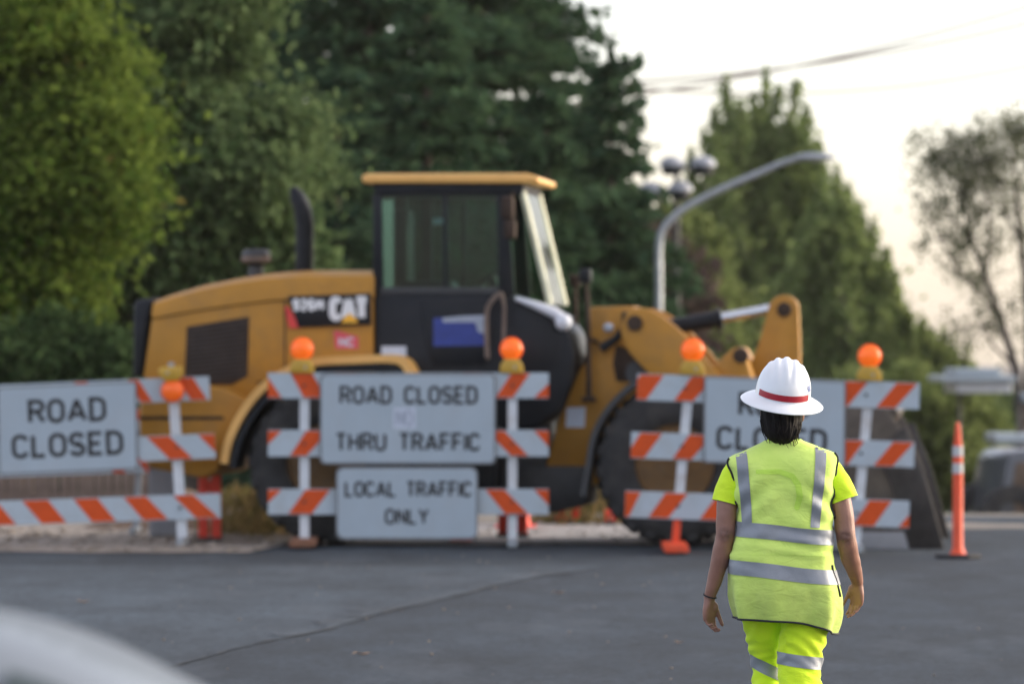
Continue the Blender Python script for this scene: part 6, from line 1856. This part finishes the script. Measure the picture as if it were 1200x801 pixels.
# lower body, front is +y
mb = MB(); secs = []
for y, hw, zb, zt in [(-1.75, 0.62, 0.42, 0.82), (-1.70, 0.78, 0.32, 0.95), (-1.55, 0.86, 0.24, 1.02), (-1.0, 0.885, 0.2, 1.03), (0.0, 0.89, 0.2, 1.0), (1.2, 0.89, 0.2, 0.98), (2.0, 0.87, 0.22, 0.90), (2.6, 0.82, 0.28, 0.78), (2.75, 0.7, 0.36, 0.66)]:
    secs.append(superring((0, y, (zb + zt) / 2), hw, (zt - zb) / 2, 4.0))
loft(mb, secs); body = mb.build("body", MT['silver'], car, 50)
# greenhouse: one rounded shell; the glass lies on it
GH = catmull([(-1.40, 0.985, .72), (-1.15, 1.04, .71), (-0.90, 1.13, .70), (-0.70, 1.245, .69), (-0.50, 1.345, .68), (-0.30, 1.392, .675), (0.0, 1.410, .675), (0.3, 1.414, .675), (0.65, 1.405, .675), (0.95, 1.36, .68), (1.25, 1.22, .69), (1.6, 1.04, .71), (1.85, 0.96, .72)], 4)
def gh(row, a, grow=0.0):
    y, zt, hw = row; zb = 0.93; h = max(0.02, zt - zb)
    x = hw * math.copysign(abs(math.cos(a)) ** (2 / 3.6), math.cos(a)); z = zb + h * abs(math.sin(a)) ** (2 / 3.6)
    n_ = Vector((x / hw, 0, (z - zb) / h)); n_ = n_.normalized() if n_.length > 0 else Vector((0, 0, 1))
    return Vector((x, y, z)) + n_ * grow + Vector((0, 0, grow * 0.5))
mb = MB(); N_ = 40
loft(mb, [[gh(row, math.pi * j / N_) for j in range(N_ + 1)] for row in GH]); mb.build("roof", MT['silver'], car, 180)
def gh_patch(name, i0, i1, a0, a1, m):
    mb = MB(); rows = [[gh(GH[i], R(a0 + (a1 - a0) * j / 16), 0.006) for j in range(17)] for i in range(i0, i1 + 1)]
    for r_ in rows: mb.v += r_
    for i in range(len(rows) - 1):
        for j in range(16): mb.f.append((i * 17 + j, i * 17 + j + 1, (i + 1) * 17 + j + 1, (i + 1) * 17 + j))
    mb.build(name, MT[m], car, 180)
gh_patch("rear_window", 3, 12, 70, 110, 'carglass'); gh_patch("windscreen", 36, 46, 55, 125, 'carglass')
for a0, a1 in ((8, 47), (172, 133)):
    gh_patch("side_window", 8, 17, a0, 58 if a1 < 90 else 122, 'carglass'); gh_patch("side_window", 19, 28, a0, a1, 'carglass'); gh_patch("side_window", 30, 39, a0, a1, 'carglass')
for s in (-1, 1):
    mb = MB(); mb.box((s * 0.66, -1.70, 0.82), (0.3, 0.12, 0.16), 0.04); mb.build("tail_light", MT['taillight'], car, 40)
    mb = MB(); mb.box((s * 0.98, 1.35, 1.02), (0.18, 0.09, 0.13), 0.035); mb.build("side_mirror", MT['silver'], car, 40)
mb = MB(); mb.box((0, -1.74, 0.5), (1.5, 0.14, 0.24), 0.05); mb.build("bumper", MT['silver'], car, 40)
for y in (-1.0, 1.75):
    for s in (-1, 1):
        w = empty("wheel", (s * 0.80, y, 0.31), 0, car)
        mb = MB(); mb.lathe([(0.19, -0.10), (0.28, -0.105), (0.31, -0.07), (0.31, 0.07), (0.28, 0.105), (0.19, 0.10)], 28, axis='x', close=True); mb.build("tyre", MT['rubber'], w, 40)
        mb = MB(); mb.lathe([(0.20, -0.08), (0.20, 0.08), (0.15, 0.05), (0.05, 0.07), (0.001, 0.07)], 20, axis='x'); mb.build("rim", MT['galv'], w, 40)

# dull lens on the light that hangs upside down
MT['lens_dull'] = MT['lens'].copy()
MT['lens_dull'].node_tree.nodes["Principled BSDF"].inputs["Emission Strength"].default_value = 0.07
MT['lens_dull'].node_tree.nodes["Principled BSDF"].inputs["Base Color"].default_value = (0.85, 0.125, 0.010, 1)
for ch in b5.children:
    if ch.name.startswith("lens") and "rim" not in ch.name:
        ch.data = ch.data.copy(); ch.data.materials[0] = MT['lens_dull']

# ------------------------------------------------------------------ evening haze
mh = bpy.data.materials.new("haze_air"); mh.use_nodes = True
for nd in list(mh.node_tree.nodes):
    if nd.type != 'OUTPUT_MATERIAL': mh.node_tree.nodes.remove(nd)
pv = mh.node_tree.nodes.new("ShaderNodeVolumePrincipled")
pv.inputs["Color"].default_value = (0.97, 0.93, 0.87, 1); pv.inputs["Density"].default_value = HAZE
mh.node_tree.links.new(pv.outputs[0], mh.node_tree.nodes["Material Output"].inputs["Volume"])
mb = MB(); mb.box((0, 985, 4.25), (5600, 2170, 26.5)); hz_ = mb.build("haze", mh); tag(hz_, "thin pale evening haze over the whole scene", 'haze', kind='stuff')
